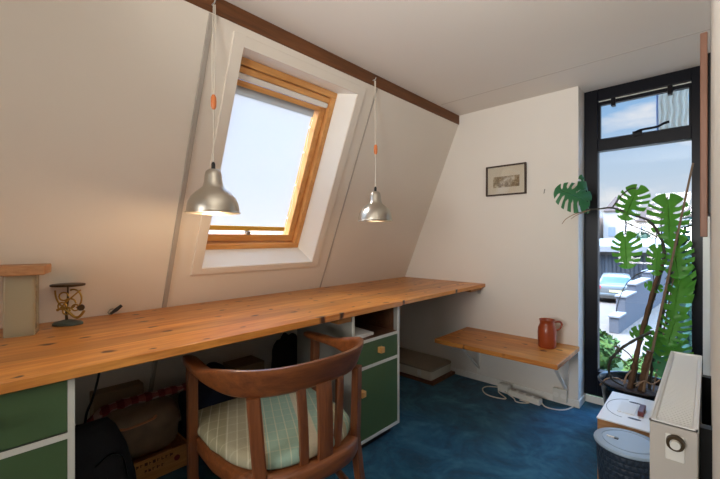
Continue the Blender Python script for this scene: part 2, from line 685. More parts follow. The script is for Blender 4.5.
def wstrip(y0, y1, z0, z1, h, mb):
    mb.hexa([wp(y0, z0, -.004), wp(y1, z0, -.004), wp(y1, z1, -.004), wp(y0, z1, -.004),
             wp(y0, z0, h), wp(y1, z0, h), wp(y1, z1, h), wp(y0, z1, h)])
    return mb


struct(wstrip(.700, .722, 0, 2.1, .009, MB()).build('trim_4', M['groove'], bevel=.002))
struct(wstrip(1.780, 1.790, 0, 2.1, .004, MB()).build('trim_5', M['groove']))
tr = MB()
wstrip(.818, .87, .955, 2.075, .011, tr)
wstrip(1.635, 1.69, .955, 2.075, .011, tr)
wstrip(.87, 1.635, .955, .99, .011, tr)
wstrip(.87, 1.635, 2.03, 2.075, .011, tr)
struct(tr.build('trim_6', M['wallboard'], bevel=.002))

# ------------------------------------------------------------------ skylight
VY = Vector((0, 1, 0))
VU = Vector((.42, 0, 1)).normalized()
O0 = Vector((sx(1.085) - SET, .848, 1.085))
WU = .727
HU = (2.046 - 1.085) * math.sqrt(1 + .42 ** 2)


def sp(u, v, w):
    return O0 + VY * u + VU * v + NI * w


def sbox(mb, u0, u1, v0, v1, w0, w1):
    mb.hexa([sp(u0, v0, w0), sp(u1, v0, w0), sp(u1, v1, w0), sp(u0, v1, w0),
             sp(u0, v0, w1), sp(u1, v0, w1), sp(u1, v1, w1), sp(u0, v1, w1)])
    return mb


w1 = struct(bpy.data.objects.new('window_1', None))
COL.objects.link(w1)
w1.location = O0
fm = MB()
sbox(fm, 0, WU, 0, .034, -.11, .006)
sbox(fm, 0, WU, HU - .036, HU, -.11, .006)
fm.build('frame_rail', M['sky_pine'], w1, bevel=.003)
fm = MB()
sbox(fm, 0, .036, .034, HU - .036, -.11, .006)
sbox(fm, WU - .036, WU, .034, HU - .036, -.11, .006)
fm.build('frame_stile', M['sky_pine_up'], w1, bevel=.003)
fm = MB()
sbox(fm, .04, WU - .04, .04, .084, -.09, -.022)
sbox(fm, .04, WU - .04, HU - .135, HU - .106, -.09, -.022)
sbox(fm, .036, WU - .036, HU - .072, HU - .042, -.07, -.004)
sbox(fm, .036, WU - .036, HU - .06, HU - .030, -.10, -.03)
fm.build('sash_rail', M['sky_pine'], w1, bevel=.003)
fm = MB()
sbox(fm, .04, .084, .084, HU - .106, -.09, -.022)
sbox(fm, WU - .084, WU - .04, .084, HU - .106, -.09, -.022)
fm.build('sash_stile', M['sky_pine_up'], w1, bevel=.003)
sbox(MB(), .045, WU - .042, HU - .104, HU - .074, -.06, -.004).build('blind_cassette', M['white_paint'], w1, bevel=.006)
sbox(MB(), .084, WU - .084, .084, HU - .135, -.071, -.067).build('pane', M['glass'], w1)
SB = .115
scr = MB()
scr._face([scr.bm.verts.new(sp(u, v, -.047)) for u, v in ((.086, SB + .014), (WU - .112, SB + .014), (WU - .112, HU - .178), (.086, HU - .178))])
scr.build('sun_screen', M['screen'], w1)
sbox(MB(), .086, WU - .108, HU - .178, HU - .134, -.05, -.040).build('screen_band', M['screen_top'], w1)
sbox(MB(), .086, WU - .112, SB - .012, SB + .016, -.052, -.040).build('screen_hem', M['yellow_hem'], w1, bevel=.002)
hk = MB()
for v in (.19, .42, .64, .8):
    hk.lathe([(.0, 0), (.009, 0), (.007, .004), (.003, .007), (.003, .014), (0, .014)], sp(WU - .098, v, -.066), 12,
             Matrix(((VY.x, VU.x, NI.x), (VY.y, VU.y, NI.y), (VY.z, VU.z, NI.z))))
hk.tube([sp(WU - .098, v, -.05 + .006 * math.sin(v * 30)) for v in [.1 + .05 * k for k in range(16)]], .0012, 6)
hk.build('suction_hook', M['white_paint'], w1, smooth=True)
lt = MB()
sbox(lt, WU * .47 - .012, WU * .47 + .012, .084, .104, -.05, -.016)
lt.build('latch', M['hook_metal'], w1, bevel=.003)

# ------------------------------------------------------------------ tall window
w2 = struct(bpy.data.objects.new('window_2', None))
COL.objects.link(w2)
w2.location = (-.32, YW, 0)
XL, XRW = -.64, -.02
f = MB()
f.box(XL, -.558, YW, YW + .07, .05, ZC)
f.box(-.072, XRW, YW, YW + .07, .05, ZC)
f.box(-.558, -.072, YW, YW + .07, 2.105, ZC)
f.box(-.558, -.072, YW, YW + .07, 1.752, 1.832)
f.box(-.558, -.072, YW, YW + .07, .05, .223)
f.build('frame', M['black_frame'], w2, bevel=.003)
f = MB()
f.box(-.556, -.074, YW + .018, YW + .05, 2.096, 2.102)
f.build('vent_seal', M['edge_white'], w2)
f = MB()
for a, c in ((-.558, -.545), (-.085, -.072)):
    f.box(a, c, YW + .02, YW + .055, 1.832, 2.080)
f.box(-.558, -.072, YW + .02, YW + .055, 2.072, 2.095)
f.box(-.558, -.072, YW + .02, YW + .055, 1.832, 1.840)
f.build('vent_sash', M['black_frame'], w2, bevel=.002)
MB().box(-.557, -.073, YW + .036, YW + .040, 1.833, 2.105).build('pane', M['glass'], w2)
MB().box(-.557, -.073, YW + .036, YW + .040, .224, 1.752).build('pane', M['glass'], w2)
for X in (-.468, -.172):
    MB().box(X - .012, X + .012, YW - .008, YW + .03, 2.045, 2.10).build('hinge_clip', M['black_frame'], w2, bevel=.003)
st = MB()
st.box(-.36, -.31, YW - .02, YW, 1.815, 1.845)
st.tube(spline([(-.345, YW - .018, 1.838), (-.31, YW - .03, 1.846), (-.235, YW - .035, 1.848), (-.20, YW - .035, 1.862), (-.175, YW - .03, 1.868)], 6),
        .008, 8)
st.build('stay_arm', M['black_frame'], w2, smooth=True)

# ------------------------------------------------------------------ worktop of pine boards on the left wall
d = thing('desk_worktop', 'long honey-coloured knotty pine worktop running under the skylight to the far wall', 'desk', (-1.7, 1, .755))
for y0, y1, z0 in ((-.7, 1.735, .755), (1.737, YB - .002, .759)):
    mb = MB()
    mb.hexa([(sx(z0) + .004, y0, z0), (-1.295, y0, z0), (-1.295, y1, z0), (sx(z0) + .004, y1, z0),
             (sx(.785) + .004, y0, .785), (-1.295, y0, .785), (-1.295, y1, .785), (sx(.785) + .004, y1, .785)])
    mb.build('tabletop', M['desk'], d, bevel=.003)
MB().box(-1.36, -1.31, 2.62, 2.80, .738, .7585).build('batten', M['cleat'], d, bevel=.003)
MB().box(-1.37, -1.31, 1.24, 1.33, .728, .7545).build('batten', M['cleat'], d, bevel=.003)
mb = MB().box(-1.36, -1.335, YB - .004, YB - .001, .70, .759).box(-1.36, -1.335, YB - .05, YB - .001, .752, .757)
mb.build('angle_bracket', M['steel'], d)


# ------------------------------------------------------------------ green cabinets
def cabinet(y0, y1, zb, rows, label, depth=.5, open_top=False):
    XF = -1.318
    root = thing('cabinet', label, 'cabinet', (-1.55, (y0 + y1) / 2, 0))
    t = .016
    XBK = XF - depth
    bd = MB()
    zt = .752
    bd.box(XBK, XF - .004, y0, y0 + t, zb, zt).box(XBK, XF - .004, y1 - t, y1, zb, zt)
    bd.box(XBK, XF - .004, y0 + t, y1 - t, zb, zb + t).box(XBK, XBK + .01, y0 + t, y1 - t, zb + t, zt)
    bd.build('body', M['carcass'], root)
    ed = MB()
    ed.box(XF - .004, XF, y0, y0 + t, zb, zt).box(XF - .004, XF, y1 - t, y1, zb, zt)
    ed.box(XF - .004, XF, y0 + t, y1 - t, zb, zb + t)
    for kind, a, c in rows:
        if c < .72:
            ed.box(XF - .004, XF, y0 + t, y1 - t, c, c + t)
    ed.build('edge_strip', M['edge_white'], root)
    pl = MB().box(XBK + .02, XF - .06, y0 + .01, y1 - .01, 0, zb)
    pl.build('plinth', M['black_plastic'], root)
    if open_top:
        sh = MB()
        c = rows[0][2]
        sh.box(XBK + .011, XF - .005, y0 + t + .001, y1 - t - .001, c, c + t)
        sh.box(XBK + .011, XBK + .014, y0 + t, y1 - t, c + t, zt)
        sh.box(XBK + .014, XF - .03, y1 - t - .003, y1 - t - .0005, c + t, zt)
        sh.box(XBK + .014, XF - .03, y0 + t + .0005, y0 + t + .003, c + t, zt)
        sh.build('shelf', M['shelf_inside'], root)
    for kind, a, c in rows:
        if kind == 'gap':
            continue
        fr = MB().box(XF - .022, XF - .003, y0 + t + .001, y1 - t - .001, a + .001, c - .001)
        fo = fr.build(kind, M['green'], root, bevel=.001)
        if kind == 'drawer':
            ky, kz = (y0 + y1) / 2 + .02, (a + c) / 2 + .004
        else:
            ky, kz = y0 + .065, c - .115
        kb = MB().box(XF - .004, XF + .024, ky - .016, ky + .016, kz - .016, kz + .016)
        kb.build('knob', M['knob'], fo, bevel=.003)
    return root


cabinet(-.18, .212, .06, [('drawer', .602, .748), ('drawer', .315, .583), ('drawer', .076, .299)],
        'dark green drawer cabinet with white edges under the near left end of the worktop')
cabinet(1.345, 1.739, .068, [('drawer', .47, .594), ('door', .084, .454)],
        'green cabinet with open shelf, drawer and door beside the wooden armchair', .46, True)
for k, (a, yy) in enumerate(((4, 1.465), (-7, 1.47))):
    Mx = Matrix.Translation((-1.46, yy, 0)) @ Matrix.Rotation(R(a), 4, 'Z')
    z0 = .6105 + k * .012
    p = MB().box(-.125, .105, -.085, .085, z0, z0 + .0115 - .004 * k, Mx).build('paper_stack', M['paper'])
    tag(p, ('lower thick stack of white papers on the cabinet shelf', 'thin white paper sheaf lying topmost on the cabinet shelf')[k], 'paper')

# ------------------------------------------------------------------ pendants
for k, (Y, zb) in enumerate(((.70, 1.252), (1.725, 1.254))):
    X = -1.492
    root = thing('pendant_lamp', ('nearer aluminium pendant lamp with bell shade, left of the skylight',
                                  'farther aluminium pendant lamp with bell shade, right of the skylight')[k], 'lamp', (X, Y, zb), 'aluminium pendants over the worktop')
    prof = [(.108, 0), (.1085, .004), (.104, .007), (.103, .02), (.099, .042), (.088, .066), (.070, .086), (.052, .100), (.042, .110), (.036, .128), (.0335, .155), (.030, .172), (.020, .182), (.0, .184)]
    inner = [(.0, .178), (.017, .176), (.027, .168), (.031, .150), (.034, .126), (.039, .108), (.050, .097), (.068, .083), (.085, .064), (.096, .042), (.100, .02), (.101, .008), (.1045, .004), (.104, 0)]
    pr = prof + inner
    mb = MB().lathe(pr + [prof[0]], (X, Y, zb), 48)
    mb.build('lamp_shade', M['alu'], root, smooth=True, angle=50)
    MB().lathe([(0, .182), (.008, .182), (.0075, .205), (.004, .212), (0, .212)], (X, Y, zb), 16).build('cord_grip', M['black_plastic'], root, smooth=True)
    MB().lathe([(0, .178), (.018, .176), (.018, .12), (.014, .115), (.014, .10), (.027, .075), (.03, .05), (.024, .03), (0, .022)], (X, Y, zb), 20).build('bulb', M['bulb'], root, smooth=True)
    bl = bpy.data.lights.new('bulb_light', 'POINT')
    bl.energy = (2.2, .2)[k]
    bl.color = (1, .70, .40)
    bl.shadow_soft_size = .03
    bo = bpy.data.objects.new('bulb_light', bl)
    COL.objects.link(bo)
    bo.location = (X, Y, zb - .012)
    # the cord loops through a slider and back to the beam
    zs = zb + (.46, .44)[k]
    zt = 2.125
    cd = MB()
    cd.tube([(X, Y, zb + .205), (X + .001, Y + .001, (zb + .2 + zs) / 2), (X + .002, Y + .003, zs)], .0028, 8)
    cd.tube([(X + .002, Y + .003, zs), (X - .004, Y + .010, (zs + zt) / 2), (X - .010, Y + .012, zt)], .0028, 8)
    cd.tube([(X + .002, Y - .004, zs - .05), (X + .001, Y - .006, (zs + zt) / 2), (X - .012, Y + .006, zt)], .0020, 6)
    cd.build('cord', M['cord'], root, smooth=True)
    MB().lathe([(0, -.03), (.006, -.03), (.011, -.018), (.012, 0), (.011, .018), (.006, .03), (0, .03)], (X + .002, Y, zs), 14).build('cord_slider', M['bead'], root, smooth=True)
    MB().tube([(X - .028, Y + .008, zt + .006), (X - .008, Y + .008, zt + .006), (X - .004, Y + .010, zt + .018)], .003, 8).build('beam_hook', M['steel'], root, smooth=True)

# ------------------------------------------------------------------ things on the worktop
ZD = .7855
jx, jy = -1.895, .143
root = thing('glass_jar', 'square smoky glass jar with a wooden lid standing at the left end of the worktop', 'jar', (jx, jy, ZD))
rot = Matrix.Translation((jx, jy, 0)) @ Matrix.Rotation(R(-15), 4, 'Z')
h = .045
b1 = MB()
n = 8


def rsq(hh, rad, z):
    out = []
    for cx_, cy_, a0 in ((1, 1, 0), (-1, 1, 90), (-1, -1, 180), (1, -1, 270)):
        for k in range(5):
            a = R(a0 + k * 22.5)
            out.append(rot @ Vector((cx_ * (hh - rad) + rad * math.cos(a), cy_ * (hh - rad) + rad * math.sin(a), z)))
    return out


b1.rings([rsq(h, .01, ZD), rsq(h, .01, ZD + .226), rsq(h - .005, .008, ZD + .226), rsq(h - .005, .008, ZD + .014)])
b1.build('body', M['jar'], root, smooth=True)
MB().box(-.07, .07, -.095, .078, ZD + .2265, ZD + .262, rot).build('lid', M['lidwood'], root, bevel=.004)

# letter scale
sxx, syy = -1.962, .292
root = thing('letter_scale', 'small antique brass letter scale on an oval foot, beside the glass jar', 'scale', (sxx, syy, ZD))
VR = Vector((CS, SN, 0))
VR = Vector((.55, .835, 0))
VZ = Vector((0, 0, 1))
VN = VR.cross(VZ)


def lp(a, z, n=0):
    return Vector((sxx, syy, ZD + z)) + VR * a + VN * n


rb = []
for z, k in ((0, 1), (.008, 1), (.013, .9), (.017, .6), (.022, .25)):
    rb.append([lp(.055 * k * math.cos(q), z, .036 * k * math.sin(q)) for q in [2 * math.pi * i / 28 for i in range(28)]])
MB().rings(rb).build('base', M['scale_base'], root, smooth=True)
MB().tube([lp(-.004, .018), lp(-.006, .05), lp(.0, .10), lp(.0, .165)], [.006, .004, .004, .003], 10).build('stem', M['bronze'], root, smooth=True)
rt = []
for z, k in ((.163, .98), (.165, 1), (.170, 1), (.171, .97)):
    rt.append([lp(.062 * k * math.cos(q), z, .05 * k * math.sin(q)) for q in [2 * math.pi * i / 28 for i in range(28)]])
MB().rings(rt).build('pan', M['bronze'], root, smooth=True)
q = MB()
q.tube([lp(.042 + .03 * math.cos(a) - .02, .108 + .04 * math.sin(a) - .0, .004) for a in [R(-70 + 14 * i) for i in range(14)]], .0036, 8)
q.tube([lp(-.048 + .045 * (1 - math.cos(R(9 * i))), .145 - .075 * math.sin(R(9 * i)), -.004) for i in range(12)], .0036, 8)
q.tube([lp(-.04 + .1 * i / 12, .062 + .02 * math.sin(i * .5) - .02 * math.sin(i / 12 * math.pi), 0) for i in range(13)], .0055, 8)
q.build('quadrant', M['brass'], root, smooth=True)
q = MB()
for (a, z, r) in ((-.012, .12, .017), (.012, .09, .02), (-.018, .08, .015), (.03, .072, .013), (-.002, .058, .014)):
    q.tube([lp(a + r * math.cos(R(30 * i)), z + r * math.sin(R(30 * i)), .006) for i in range(12)], .0032, 8)
q.tube([lp(-.035, .06, .002), lp(.0, .1, .006), (lp(.048, .145, .002))], .003, 8)
q.build('scroll_work', M['brass'], root, smooth=True)
MB().lathe([(0, -.008), (.012, -.008), (.014, 0), (.012, .008), (0, .008)], lp(.048, .07), 14, Matrix.Rotation(R(90), 3, 'Y')).build('counterweight', M['bronze'], root, smooth=True)

# small black plug leaning at the wall edge
px_, py_ = -2.045, .475
root = thing('cable_plug', 'small black plug tilted against the wall on the worktop, right of the letter scale', 'plug', (px_, py_, ZD))
MB().tube([(px_ - .005, py_ - .012, ZD + .006), (px_ - .002, py_ + .012, ZD + .024), (px_, py_ + .034, ZD + .042)], [.0055, .009, .007], 10).build('body', M['black_plastic'], root, smooth=True)
MB().tube([(px_ + .004, py_ - .014, ZD + .004), (px_ + .001, py_ - .022, ZD + .016), (px_ - .002, py_ - .012, ZD + .028), (px_ - .003, py_ + .0, ZD + .03)], .003, 8).build('clear_clip', M['hook_metal'], root, smooth=True)

# ------------------------------------------------------------------ armchair
CY = .868
root = thing('armchair', 'brown wooden desk armchair with curved back rail and striped cushion', 'chair', (-1.25, CY, 0))


def sell(t, a, bx, bk, p=2.6):
    """superellipse arc at the rear; t from -90 to 90 degrees"""
    c, s = math.cos(R(t)), math.sin(R(t))
    return bx + bk * abs(c) ** (2 / p), CY + a * math.copysign(abs(s) ** (2 / p), s)


plan = []
AH, BX, BK = .276, -1.25, .255
for i in range(7):
    plan.append((-1.50 + (BX + 1.50) * i / 7, CY - AH + .012 * (1 - i / 7)))
for t in range(-90, 91, 6):
    plan.append(sell(t, AH, BX, BK))
for i in range(6, -1, -1):
    plan.append((-1.50 + (BX + 1.50) * i / 7, CY + AH - .012 * (1 - i / 7)))
ringsr = []
N = len(plan)
for i, (x, y) in enumerate(plan):
    a = Vector(plan[max(i - 1, 0)])
    c = Vector(plan[min(i + 1, N - 1)])
    t = (c - a).normalized()
    nrm = Vector((t.y, -t.x))                 # outward
    if nrm.dot(Vector((x + 1.30, y - CY))) < 0:
        nrm = -nrm
    u = min(1, max(0, (x + 1.33) / .26))
    u = u * u * (3 - 2 * u)
    wd = .050 * (1 - u) + .026 * u            # width across
    zt = .688 * (1 - u) + .735 * u
    zb = .657 * (1 - u) + .632 * u
    endk = 1.0
    if i < 2 or i > N - 3:
        endk = .72 if i in (0, N - 1) else .95
    lean = .018 * u
    rr = []
    m = 16
    for k in range(m):
        ph = 2 * math.pi * k / m
        cc, ss = math.cos(ph), math.sin(ph)
        ex = math.copysign(abs(cc) ** .55, cc) * wd / 2 * endk
        ez = math.copysign(abs(ss) ** .55, ss) * (zt - zb) / 2 * endk
        off = ex + lean * (ez / ((zt - zb) / 2))
        rr.append((x + nrm.x * off, y + nrm.y * off, (zt + zb) / 2 + ez))
    ringsr.append(rr)
MB().rings(ringsr).build('back_rail', M['chair_rail'], root, smooth=True, angle=60)


def bar(p0, p1, w, t, wdir, mid=None, n=9, taper=1.0):
    """flat slat from p0 to p1; w across (along wdir), t thick"""
    p0, p1 = Vector(p0), Vector(p1)
    wd = Vector(wdir).normalized()
    rings = []
    for i in range(n):
        s = i / (n - 1)
        p = p0.lerp(p1, s)
        if mid:
            p = p + Vector(mid) * (4 * s * (1 - s))
        ax = (p1 - p0).normalized()
        td = wd.cross(ax).normalized()
        k = 1 + (taper - 1) * s
        r_ = .25
        rr = []
        for aa, bb in ((1, 1 - r_), (1 - r_, 1), (-1 + r_, 1), (-1, 1 - r_), (-1, -1 + r_), (-1 + r_, -1), (1 - r_, -1), (1, -1 + r_)):
            rr.append(p + wd * (aa * w / 2 * k) + td * (bb * t / 2))
        rings.append(rr)
    return rings


SZ = .385      # top of the seat frame
# rear posts that run on to the floor as legs
for s in (-1, 1):
    top = (-1.047, CY + s * .205, .64)
    seat = (-1.035, CY + s * .188, .37)
    foot = (-.965, CY + s * .205, 0)
    wdir = (s * -.45, 1, 0)
    mb = MB()
    mb.rings(bar(top, seat, .042, .028, wdir, n=6)[:-1] + bar(seat, foot, .042, .028, wdir, mid=(-.012, 0, 0), taper=.8, n=7))
    mb.build('leg', M['chair'], root, smooth=True, angle=30)
for yo, w, dx in ((-.062, .030, 0), (.022, .056, .006), (.098, .030, 0)):
    top = (-1.002 + dx * .5 - abs(yo) * .12, CY + yo, .642)
    bot = (-.985 + dx * .5 - abs(yo) * .30, CY + yo * .85, .36)
    mb = MB()
    mb.rings(bar(top, bot, w, .016, (-yo * 1.2, 1, 0), mid=(.006, 0, 0)))
    mb.build('slat', M['chair'], root, smooth=True, angle=30)
# front legs / arm posts
for s in (-1, 1):
    mb = MB()
    mb.rings(bar((-1.43, CY + s * .268, .664), (-1.445, CY + s * .258, 0), .036, .034, (1, 0, 0), n=7, taper=.82))
    mb.build('leg', M['chair'], root, smooth=True, angle=30)


# seat frame and cushion outlines
def seat_ring(a, xf, xb, z, p=3.0, n=56, fw=1.04):
    cx_ = (xf + xb) / 2
    hx = (xb - xf) / 2
    out = []
    for i in range(n):
        th = 2 * math.pi * i / n
        c, s = math.cos(th), math.sin(th)
        pp = p if c > 0 else 9
        x = cx_ + hx * math.copysign(abs(c) ** (2 / pp), c)
        k = fw if c < 0 else 1
        y = CY + a * k * math.copysign(abs(s) ** (2 / pp), s)
        out.append(Vector((x, y, z)))
    return out


A0 = .245
sf = MB()
sf.rings([seat_ring(A0 - .03, -1.53, -1.00, .318), seat_ring(A0 - .004, -1.555, -.972, .322), seat_ring(A0, -1.56, -.966, .335),
          seat_ring(A0, -1.56, -.966, SZ - .008), seat_ring(A0 - .008, -1.552, -.974, SZ), seat_ring(A0 - .05, -1.50, -1.02, SZ)])
sf.build('seat', M['chair_rail'], root, smooth=True, angle=50)
for s in (-1, 1):
    mb = MB()
    mb.rings(bar((-1.43, CY + s * .25, .17), (-1.05, CY + s * .18, .17), .03, .016, (0, 0, 1), n=4))
    mb.build('stretcher', M['chair'], root, smooth=True, angle=30)
root.rotation_euler = (0, 0, R(-5))
root.location.y -= .006
root.location.x += .012
root.scale.y = 1.07
root = thing('seat_cushion', 'pale green and beige striped seat cushion on the wooden armchair', 'cushion', (-1.25, CY, SZ))
cu = MB()
rr = []
for z, k in ((.001, .93), (.006, .985), (.016, 1.0), (.030, .995), (.042, .965), (.050, .90), (.055, .75), (.058, .5), (.059, .25), (.0592, .03)):
    ring = seat_ring(.243 * k, -1.285 - .285 * k, -1.285 + .284 * k, SZ + z, 2.7)
    for p in ring:
        p.z += .004 * noise.noise(p * 9) if z > .03 else 0
    rr.append(ring)
cu.rings(rr)
cu.build('cover', M['cushion'], root, smooth=True, angle=80)
root.rotation_euler = (0, 0, R(-5))
root.location.y -= .006
root.location.x += .012
root.scale.y = 1.07

# ------------------------------------------------------------------ picture on the back wall
root = thing('picture_frame', 'small framed print in a thin dark frame hanging on the back wall', 'picture', (-1.13, YB, 1.6))
x0, x1, z0, z1 = -1.283, -.977, 1.478, 1.710
ft = .011
mb = MB()
yf0, yf1 = YB - .02, YB - .001
mb.box(x0, x1, yf0, yf1, z0, z0 + ft).box(x0, x1, yf0, yf1, z1 - ft, z1).box(x0, x0 + ft, yf0, yf1, z0 + ft, z1 - ft).box(x1 - ft, x1, yf0, yf1, z0 + ft, z1 - ft)
mb.build('frame', M['frame_dark'], root, bevel=.001)
MB().box(x0 + ft, x1 - ft, YB - .008, YB - .002, z0 + ft, z1 - ft).build('mat', M['oldpaper'], root)
MB().box(x0 + .055, x1 - .05, YB - .0088, YB - .0082, z0 + .062, z1 - .085).build('print', M['townprint'], root)
MB().box(x0 + ft, x1 - ft, YB - .0145, YB - .0125, z0 + ft, z1 - ft).build('glass', M['picture_glass'], root)
p = on_y(545, 191, YB)
root = thing('wall_hook', 'tiny metal hook in the back wall between the picture and the window', 'hook', (p.x, YB, p.z))
MB().tube([(p.x, YB + .001, p.z + .012), (p.x, YB - .010, p.z + .010), (p.x, YB - .014, p.z - .002), (p.x - .002, YB - .014, p.z - .014), (p.x - .002, YB - .02, p.z - .018)], .0022, 8).build('hook', M['hook_metal'], root, smooth=True)

# ------------------------------------------------------------------ wall bench
root = thing('wall_bench', 'low pine shelf bench on white brackets against the back wall', 'bench', (-1.04, 2.6, 0))
bx0, bx1, by0 = -1.452, -.632, 2.335
MB().box(bx0, bx1, by0, YB - .002, .386, .416).build('seat', M['bench'], root, bevel=.003)
for X in (-1.352, -.712):
    br = MB()
    br.box(X - .013, X + .013, YB - .006, YB - .001, .06, .385)
    br.box(X - .013, X + .013, 2.45, YB - .006, .380, .3855)
    br.rings(bar((X, 2.50, .378), (X, YB - .006, .10), .022, .010, (1, 0, 0), n=2))
    br.build('bracket', M['white_paint'], root)

jx, jy, jz = -.790, 2.680, .4162
root = thing('jug', 'brown terracotta jug with a handle standing on the pine wall bench', 'jug', (jx, jy, jz))
prof = [(0, .0), (.050, .0), (.055, .006), (.057, .05), (.058, .10), (.055, .132), (.047, .150), (.044, .162), (.047, .178), (.051, .185), (.048, .186), (.043, .176), (.040, .162), (.044, .148), (.050, .13), (.052, .06), (.048, .012), (0, .012)]
MB().lathe(prof, (jx, jy, jz), 40).build('body', M['jug'], root, smooth=True, angle=50)
MB().tube(spline([(jx + .035, jy + .032, jz + .166), (jx + .062, jy + .056, jz + .170), (jx + .073, jy + .066, jz + .150), (jx + .062, jy + .056, jz + .122), (jx + .040, jy + .036, jz + .108)], 6), .008, 10, flat=.8).build('handle', M['jug'], root, smooth=True)

# ------------------------------------------------------------------ power things at the back wall
p = Vector((-.752, YB, .075))
root = thing('wall_socket', 'white double wall socket low on the back wall below the bench', 'socket', (p.x, YB, .03))
MB().box(-.790, -.700, YB - .042, YB - .013, .022, .108).build('casing', M['socket'], root, bevel=.005)
for X in (-.768, -.722):
    MB().lathe([(0, 0), (.018, 0), (.018, .002), (.014, .002), (.014, -.006), (0, -.006)], (X, YB - .0425, .066), 20, Matrix.Rotation(R(90), 3, 'X')).build('outlet', M['paper'], root, smooth=True)

sa, sb = Vector((-1.06, 2.735, 0)), Vector((-.835, 2.700, 0))
dr = (sb - sa).normalized()
ang = math.atan2(dr.y, dr.x)
root = thing('power_strip', 'white multi-outlet power strip lying on the blue carpet below the bench', 'power strip', sa)
Mx = Matrix.Translation(sa) @ Matrix.Rotation(ang, 4, 'Z')
L = (sb - sa).length
MB().box(0, L, -.026, .026, .002, .042, Mx).build('casing', M['socket'], root, bevel=.006)
for k in range(4):
    c = Mx @ Vector((.03 + k * (L - .06) / 3, 0, .0422))
    MB().lathe([(0, .0), (.017, .0), (.017, .0015), (.0195, .0015), (.0195, 0)], c, 18).build('outlet', M['rad_end'], root, smooth=True)
ad = Mx @ Vector((-.055, .01, 0))
root = thing('plug_adapter', 'chunky white plug adapter at the left end of the power strip', 'adapter', ad)
Ma = Matrix.Translation(ad) @ Matrix.Rotation(ang, 4, 'Z')
MB().box(-.035, .045, -.03, .03, .002, .062, Ma).build('casing', M['socket'], root, bevel=.007)


def cable(name, label, pts, r, mat, n=8):
    o = MB().tube(spline(pts, n), r, 8).build(name, mat, None, smooth=True)
    return tag(o, label, 'cable')


zz = .0045
g = lambda x, y: on_z(x, y, zz)
cable('white_cable', 'white cable looping out left of the power strip on the carpet',
      [Ma @ Vector((-.040, 0, .03)), g(497, 387), g(487, 386.5), g(482.5, 389), g(486, 394), g(496, 397.5), g(506, 398.5), Ma @ Vector((-.012, -.05, .006)), Ma @ Vector((-.005, -.036, .02))], .0042, M['cord'])
cable('white_cable', 'white cable dipping in front of the power strip on the carpet',
      [Ma @ Vector((.028, -.036, .02)), g(513.5, 398), g(516, 401.5), g(523, 403), g(529, 402.5), Mx @ Vector((.10, -.048, .008))], .0042, M['cord'])
cable('white_cable', 'white cable running from the power strip right end to the wall corner',
      [sb + dr * .002 + Vector((0, 0, .02)), g(546, 407), g(556, 409.5), g(566, 409.5), g(574, 406.5), g(579, 404.5)], .0042, M['cord'])

# ------------------------------------------------------------------ case on a brown board in the corner
root = thing('storage_case', 'flat off-white storage case with beige lid on the floor in the far corner', 'case', (-1.85, 2.68, 0))
mb = MB()
def rrect(x0, x1, y0, y1, r, z, n=5):
    out = []
    for cx_, cy_, a0 in ((x1 - r, y1 - r, 0), (x0 + r, y1 - r, 90), (x0 + r, y0 + r, 180), (x1 - r, y0 + r, 270)):
        for k in range(n):
            a = R(a0 + 90 * k / (n - 1))
            out.append(Vector((cx_ + r * math.cos(a), cy_ + r * math.sin(a), z)))
    return out
mb.rings([rrect(-2.18, -1.585, 2.50, 2.80, .02, .026), rrect(-2.19, -1.575, 2.49, 2.805, .025, .034), rrect(-2.19, -1.575, 2.49, 2.805, .025, .098)])
mb.build('body', M['box_white'], root, smooth=True)
mb = MB()
mb.rings([rrect(-2.19, -1.572, 2.487, 2.808, .025, .0985), rrect(-2.19, -1.572, 2.487, 2.808, .025, .112), rrect(-2.18, -1.59, 2.505, 2.79, .03, .124)])
mb.build('lid', M['box_lid'], root, smooth=True)
MB().box(-1.70, -1.67, 2.478, 2.492, .05, .095).build('clasp', M['edge_white'], root, bevel=.003)
o = MB().box(-2.2, -1.552, 2.478, 2.822, .002, .0255).build('floor_board', M['board_brown'], None, bevel=.003)
tag(o, 'flat brown wooden board under the off-white storage case', 'board')

# ------------------------------------------------------------------ under the worktop
o = MB()
o.box(-2.15, -1.92, .40, .775, .002, .012)
o.box(-1.93, -1.918, .40, .775, .012, .112).box(-2.15, -2.14, .40, .775, .012, .112)
o.box(-2.14, -1.93, .40, .41, .012, .112).box(-2.14, -1.93, .765, .775, .012, .112)
root = thing('wooden_crate', 'shallow light wooden crate with dark printing, on the floor under the worktop', 'crate', (-2.06, .59, 0))
o.build('body', M['crate'], root)
random.seed(3)
pt = MB()
for zr, y0, y1 in ((.082, .535, .70), (.05, .57, .66)):
    y = y0
    while y < y1:
        w = random.uniform(.008, .016)
        pt.box(-1.9179, -1.9172, y, y + w * .35, zr, zr + .014)
        pt.box(-1.9179, -1.9172, y, y + w, zr + random.choice((0, .006, .0115)), zr + random.choice((.003, .009, .014)) + .0005)
        y += w + .007
pt.build('printed_lettering', M['print'], root, recalc=True)
MB().lathe([(0, 0), (.014, 0), (.014, .0012), (0, .0012)], (-1.9178, .715, .062), 16, Matrix.Rotation(R(90), 3, 'Y')).build('printed_emblem', M['redprint'], root)

root = thing('holdall_bag', 'worn dark brown holdall with tan handle lying on the wooden crate', 'bag', (-2.05, .56, .113))
MB().blob((-2.03, .56, .2265), (.235, .385, .225), 4, .10, 36, 20, 3.4, 1.6).build('body', M['brown_leather'], root, smooth=True, angle=80)
MB().tube(spline([(-1.925, .47, .288), (-1.900, .49, .291), (-1.893, .54, .296), (-1.900, .60, .300), (-1.925, .62, .302)], 5), .008, 8, flat=.6).build('handle', M['tan_strap'], root, smooth=True)

